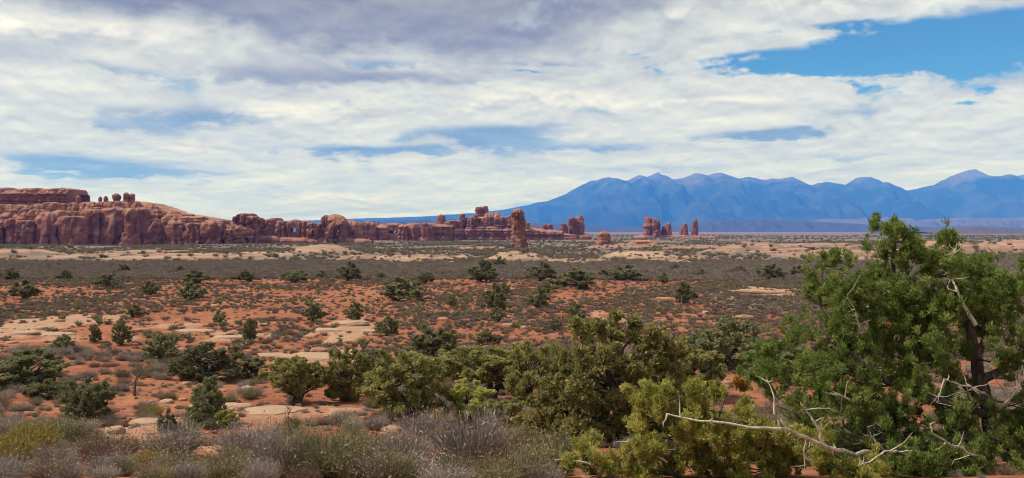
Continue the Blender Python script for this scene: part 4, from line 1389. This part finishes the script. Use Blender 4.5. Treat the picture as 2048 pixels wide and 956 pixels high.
# ------------------------------------------------------------------ shrubs
near_bush = [twig_bush(1, 520, 700, M_brush, .52, 1.0, .0055, .026, .45), twig_bush(2, 520, 700, M_brush, .60, .9, .0055, .026, .6), twig_bush(3, 480, 700, M_brushr, .50, 1.0, .0055, .028, .45),
             twig_bush(4, 480, 900, M_brusho, .55, .95, .0055, .030, .5), twig_bush(5, 520, 600, M_brush, .48, 1.1, .0055, .024, .4)]
eph_bush = [twig_bush(11, 760, 600, M_eph, .66, .95, .005, .030, .62), twig_bush(12, 760, 500, M_brush, .68, .95, .005, .03, .62)]
yel_bush = [twig_bush(15, 420, 1100, M_yel, .55, .9, .006, .032, .6), twig_bush(16, 420, 1100, M_eph, .55, .9, .006, .032, .6)]
far_bush = [twig_bush(31, 70, 130, M_fgrey, .50, 1.0, .026, .085, .45), twig_bush(32, 70, 130, M_fbrush, .46, 1.0, .026, .085, .45), twig_bush(33, 70, 150, M_brusho, .55, .95, .026, .09, .5),
            twig_bush(34, 60, 170, M_jdark, .70, .85, .026, .11, .6), twig_bush(35, 70, 130, M_fbrush, .44, 1.1, .026, .08, .4)]

FEATURE = [  # px, foot row, width, mesh, label
    (655, 962, 170, eph_bush[0], 'tall spiky olive stemmed bush among grey brush'),
    (565, 958, 130, eph_bush[1], 'tall spiky grey bush beside the olive stemmed one'),
    (945, 945, 190, eph_bush[1], 'big wiry grey bush before the low yellow green juniper'),
    (845, 872, 100, near_bush[0], 'rounded grey bush at the foot of the large round juniper'),
    (1010, 958, 140, near_bush[2], 'russet dry bush beside the low sprawling juniper'),
    (60, 915, 120, yel_bush[0], 'yellow flowering brush by the red slab'),
    (20, 945, 110, yel_bush[0], 'yellow straw coloured brush below the flowering one'),
    (128, 892, 90, yel_bush[1], 'olive green brush beside the yellow flowering one'),
    (1110, 925, 100, yel_bush[1], 'olive yellow brush at the foot of the tallest olive juniper'),
    (1215, 885, 80, yel_bush[0], 'yellow brush before the dark hollow of the tallest juniper'),
    (720, 975, 130, yel_bush[1], 'short olive brush tucked under the spiky bush'),
    (210, 925, 110, near_bush[2], 'dark russet bush beside the low reddish ledge'),
    (350, 912, 120, near_bush[0], 'wide low grey bush before the tiny dense juniper'),
    (490, 925, 130, near_bush[1], 'grey bush before the bright green round bush'),
    (800, 930, 140, near_bush[4], 'low wide grey bush before the pale flat slab'),
]


def put_bush(me, p, wm, hm, label, group=None, name='desert_shrub'):
    o = link(name, me, None, (p[0], p[1], p[2] - .02))
    o.scale = (wm, wm * rng.uniform(.85, 1.1), hm)
    o.rotation_euler = (0, 0, rng.uniform(0, 6.28))
    return tag(o, label, 'shrub', group)


taken = list(CROWNS)
for px, py, w, me, lab in FEATURE:
    if py > 950:
        Yf = 15.2 - (py - 950) * 0.05
        x = (px - 1024) / F * Yf
        p = Vector((x, Yf, gz(x, Yf)))
    else:
        p = ground_at(px, py)
    wm = w / F * p.y
    put_bush(me, p, wm, wm * rng.uniform(.95, 1.15), lab)
    taken.append((p.x, p.y, wm * .35))

rs = np.random.RandomState(5)


def scatter(n, y0, y1, margin=1.12, dens=None, uniform=True):
    """points spread evenly over the ground in and just beside the view"""
    u = rs.rand(n)
    y = np.sqrt(y0 ** 2 + u * (y1 ** 2 - y0 ** 2))
    x = (rs.rand(n) * 2 - 1) * (0.577 * y * margin + 1.5)
    z, rk_, pv_, tn_ = terrain(x, y)
    keep = rs.rand(n) < dens(x, y, rk_, pv_)
    return x[keep], y[keep], z[keep]


def clear_of(x, y, discs):
    ok = np.ones(len(x), bool)
    for a, b_, r in discs:
        ok &= (x - a) ** 2 + (y - b_) ** 2 > r * r
    return ok


def d_near(x, y, rk_, pv_):
    return np.clip(0.42 + 0.22 * (1 - sst(y, 15, 19)) + 1.9 * fbm(x / 5.0, y / 5.0, 3), 0.04, 1) * (1 - 0.85 * sst(pv_, .2, .45))


def d_slope(x, y, rk_, pv_):
    pxp = x / y * F + 1024
    right = sst(pxp, 1280, 1480)
    base = np.clip(0.46 + 1.2 * fbm(x / 11.0 + 40, y / 15.0, 4), 0.10, 0.9)
    return np.maximum(base, right * 0.85) * (1 - 0.85 * sst(pv_, .2, .45))


def d_flat(x, y, rk_, pv_):
    return np.clip(0.70 + 0.8 * fbm(x / 18.0 + 10, y / 30.0, 3), 0.12, 1) * (1 - 0.85 * sst(rk_, .2, .5))


def d_far(x, y, rk_, pv_):
    return np.clip(0.40 + 1.3 * fbm(x / 50.0 + 70, y / 90.0, 4), 0.03, 1) * (1 - 0.68 * sst(rk_, .25, .6))


xs, ys, zs, ss, ii = [], [], [], [], []


def push(x, y, z, s_, i_):
    xs.append(x)
    ys.append(y)
    zs.append(z)
    ss.append(s_)
    ii.append(i_)


# near ones: the 280 that show largest are things of their own
x, y, z = scatter(4200, 13.2, 62, 1.12, d_near)
x2, y2, z2 = scatter(120, 12.6, 15.6, 1.1, lambda *a: np.ones(len(a[0])))
x, y, z = np.concatenate([x, x2]), np.concatenate([y, y2]), np.concatenate([z, z2])
ok = clear_of(x, y, taken) & ~((x / y > 0.055) & (y < 17.5))
x, y, z = x[ok], y[ok], z[ok]
sz = rs.uniform(.38, .85, len(x)) * (0.8 + .5 * rs.rand(len(x)))
inview = np.abs(x / y) < 0.56
app = np.where(inview, sz / y, 0)
order = np.argsort(-app)
LABS = {0: ('low grey twiggy brush on the red soil', 'low grey brush'), 1: ('upright grey twiggy brush on the red soil', 'upright grey brush'), 2: ('russet brown twiggy brush on the red soil', 'russet brush'),
        3: ('olive brown leafy brush on the red soil', 'olive brush'), 4: ('flat spreading grey brush on the red soil', 'spreading grey brush'), 5: ('yellow green tufted brush on the red soil', 'yellow green brush'), 6: ('dull green tufted brush on the red soil', 'dull green brush')}
for r, i in enumerate(order[:280]):
    k = int(rs.choice([0, 0, 1, 2, 2, 3, 3, 4, 5, 6, 6]))
    put_bush((near_bush + [yel_bush[0], yel_bush[1]])[k], (x[i], y[i], z[i]), sz[i], sz[i] * rng.uniform(.65, 1.1), *LABS[k])
rest = order[280:]
NB_ = len(far_bush)
push(x[rest], y[rest], z[rest], sz[rest], rs.choice([5, 5, 6, 7, 8, 8], len(rest)))
x, y, z = scatter(6500, 13.5, 64, 1.1, lambda a, b_, c, d: np.clip(.45 + 1.2 * fbm(a / 3., b_ / 3., 3), .1, 1))
push(x, y, z, rs.uniform(.10, .36, len(x)), rs.choice([5, 6, 7, 8], len(x)))
# red slope
x, y, z = scatter(46000, 55, 172, 1.08, d_slope)
ok = clear_of(x, y, taken)
x, y, z = x[ok], y[ok], z[ok]
push(x, y, z, rs.uniform(.24, .60, len(x)) * (0.8 + .8 * rs.rand(len(x)) ** 3), rs.choice([0, 0, 1, 1, 1, 4, 4, 4, 2, 3], len(x)))
# grey flat
x, y, z = scatter(40000, 172, 300, 1.06, d_flat)
push(x, y, z, rs.uniform(.6, 1.35, len(x)), rs.choice([0, 0, 0, 1, 4, 0, 0, 2], len(x)))
# slickrock belt and plain
x, y, z = scatter(36000, 290, 1000, 1.05, d_far)
push(x, y, z, rs.uniform(.8, 2.4, len(x)), rs.choice([0, 2, 3, 4, 0, 1], len(x)))
x, y, z = scatter(16000, 950, 3200, 1.05, d_far)
push(x, y, z, rs.uniform(1.6, 4.2, len(x)), rs.choice([2, 3, 3, 0], len(x)))
x, y, z, s_, i_ = map(np.concatenate, (xs, ys, zs, ss, ii))
PEB = PEB[:6]
# one real shrub of every far kind stands on the slope and lends its mesh to the scrub
SRC = []
for k, me in enumerate(far_bush):
    p = ground_at(330 + 170 * k, 640 + 7 * k)
    lab = ['tiny grey brush', 'tiny russet brush', 'tiny olive brush', 'tiny dark green brush', 'tiny flat grey brush'][k]
    SRC.append(put_bush(me, p, .8, .8, lab + ' on the red dotted slope', 'tiny brush on the slope'))
for k, me in enumerate([near_bush[0], near_bush[2], near_bush[3], near_bush[4]]):
    p = ground_at(200 + 130 * k, 795 + 5 * k)
    SRC.append(put_bush(me, p, .8, .8, LABS[[0, 2, 3, 4][k]][0], LABS[[0, 2, 3, 4][k]][1]))



def spread(target, sources):
    """instance the source shapes on the target's points"""
    ng = bpy.data.node_groups.new('spread', 'GeometryNodeTree')
    ng.interface.new_socket('Geometry', in_out='INPUT', socket_type='NodeSocketGeometry')
    ng.interface.new_socket('Geometry', in_out='OUTPUT', socket_type='NodeSocketGeometry')
    gi = ng.nodes.new('NodeGroupInput')
    go = ng.nodes.new('NodeGroupOutput')
    iop = ng.nodes.new('GeometryNodeInstanceOnPoints')
    mtp = ng.nodes.new('GeometryNodeMeshToPoints')
    join = ng.nodes.new('GeometryNodeJoinGeometry')
    L = ng.links.new
    L(gi.outputs[0], mtp.inputs[0])
    L(mtp.outputs[0], iop.inputs['Points'])
    for o in reversed(sources):
        oi = ng.nodes.new('GeometryNodeObjectInfo')
        oi.inputs['Object'].default_value = o
        oi.inputs['As Instance'].default_value = False
        one = ng.nodes.new('GeometryNodeGeometryToInstance')
        L(oi.outputs['Geometry'], one.inputs[0])
        L(one.outputs[0], join.inputs[0])
    L(join.outputs[0], iop.inputs['Instance'])
    iop.inputs['Pick Instance'].default_value = True

    def named(nm, typ):
        nd = ng.nodes.new('GeometryNodeInputNamedAttribute')
        nd.data_type = typ
        nd.inputs['Name'].default_value = nm
        return nd.outputs[0]
    L(named('pick', 'INT'), iop.inputs['Instance Index'])
    cx = ng.nodes.new('ShaderNodeCombineXYZ')
    L(named('turn', 'FLOAT'), cx.inputs[2])
    L(cx.outputs[0], iop.inputs['Rotation'])
    sx = ng.nodes.new('ShaderNodeCombineXYZ')
    szn = named('size', 'FLOAT')
    mu = ng.nodes.new('ShaderNodeMath')
    mu.operation = 'MULTIPLY'
    L(szn, mu.inputs[0])
    L(named('tall', 'FLOAT'), mu.inputs[1])
    L(szn, sx.inputs[0])
    L(szn, sx.inputs[1])
    L(mu.outputs[0], sx.inputs[2])
    L(sx.outputs[0], iop.inputs['Scale'])
    L(iop.outputs[0], go.inputs[0])
    target.modifiers.new('spread', 'NODES').node_group = ng


def point_cloud(name, x, y, z, size, pick, tall):
    pm = bpy.data.meshes.new(name)
    n = len(x)
    pm.vertices.add(n)
    pm.vertices.foreach_set('co', np.stack([x, y, z - .02], 1).astype(np.float32).ravel())
    for nm, typ, arr in (('size', 'FLOAT', size.astype(np.float32)), ('turn', 'FLOAT', (rs.rand(n) * 6.28).astype(np.float32)), ('pick', 'INT', pick.astype(np.int32)),
                         ('tall', 'FLOAT', rs.uniform(*tall, n).astype(np.float32))):
        pm.attributes.new(nm, typ, 'POINT').data.foreach_set('value', arr)
    o = link(name, pm)
    o['kind'] = 'stuff'
    return o


scrub = point_cloud('desert_scrub', x, y, z, s_, i_, (.75, 1.25))
scrub['label'] = 'countless small dry shrubs dotting the red slope and grey plain'
spread(scrub, SRC)
x, y, z = scatter(9000, 13.5, 75, 1.1, lambda a, b_, c, d: np.clip(.35 + 1.4 * fbm(a / 4. + 9, b_ / 4., 3) + d, .05, 1))
gravel = point_cloud('gravel', x, y, z + .01, rs.uniform(.05, .13, len(x)) + .22 * rs.rand(len(x)) ** 8, rs.randint(0, 6, len(x)), (.5, 1.6))
gravel['label'] = 'scattered red and pale pebbles on the soil between the shrubs'
spread(gravel, PEB)

# ------------------------------------------------------------------ the air
hx, hy0, hy1, hz0, hz1 = 30000, -400, 38000, -6.0, 2300.0
Vh = np.array([(-hx, hy0, hz0), (hx, hy0, hz0), (hx, hy1, hz0), (-hx, hy1, hz0), (-hx, hy0, hz1), (hx, hy0, hz1), (hx, hy1, hz1), (-hx, hy1, hz1)], float)
Qh = np.array([(3, 2, 1, 0), (4, 5, 6, 7), (0, 1, 5, 4), (1, 2, 6, 5), (2, 3, 7, 6), (3, 0, 4, 7)])
hm_, b, out = material('haze')
pvn = b.new('ShaderNodeVolumePrincipled')
pvn.inputs['Color'].default_value = (0.035, 0.20, 1.0, 1)
pvn.inputs['Absorption Color'].default_value = (1, 1, 1, 1)
pvn.inputs['Density'].default_value = 5.6e-5
pvn.inputs['Anisotropy'].default_value = 0.0
b.l.new(pvn.outputs[0], out.inputs['Volume'])
hz = link('haze', mesh_np('haze', Vh, [Qh], hm_))
hz['kind'] = 'stuff'
hz['label'] = 'thin blue air between the viewer and the mountains'
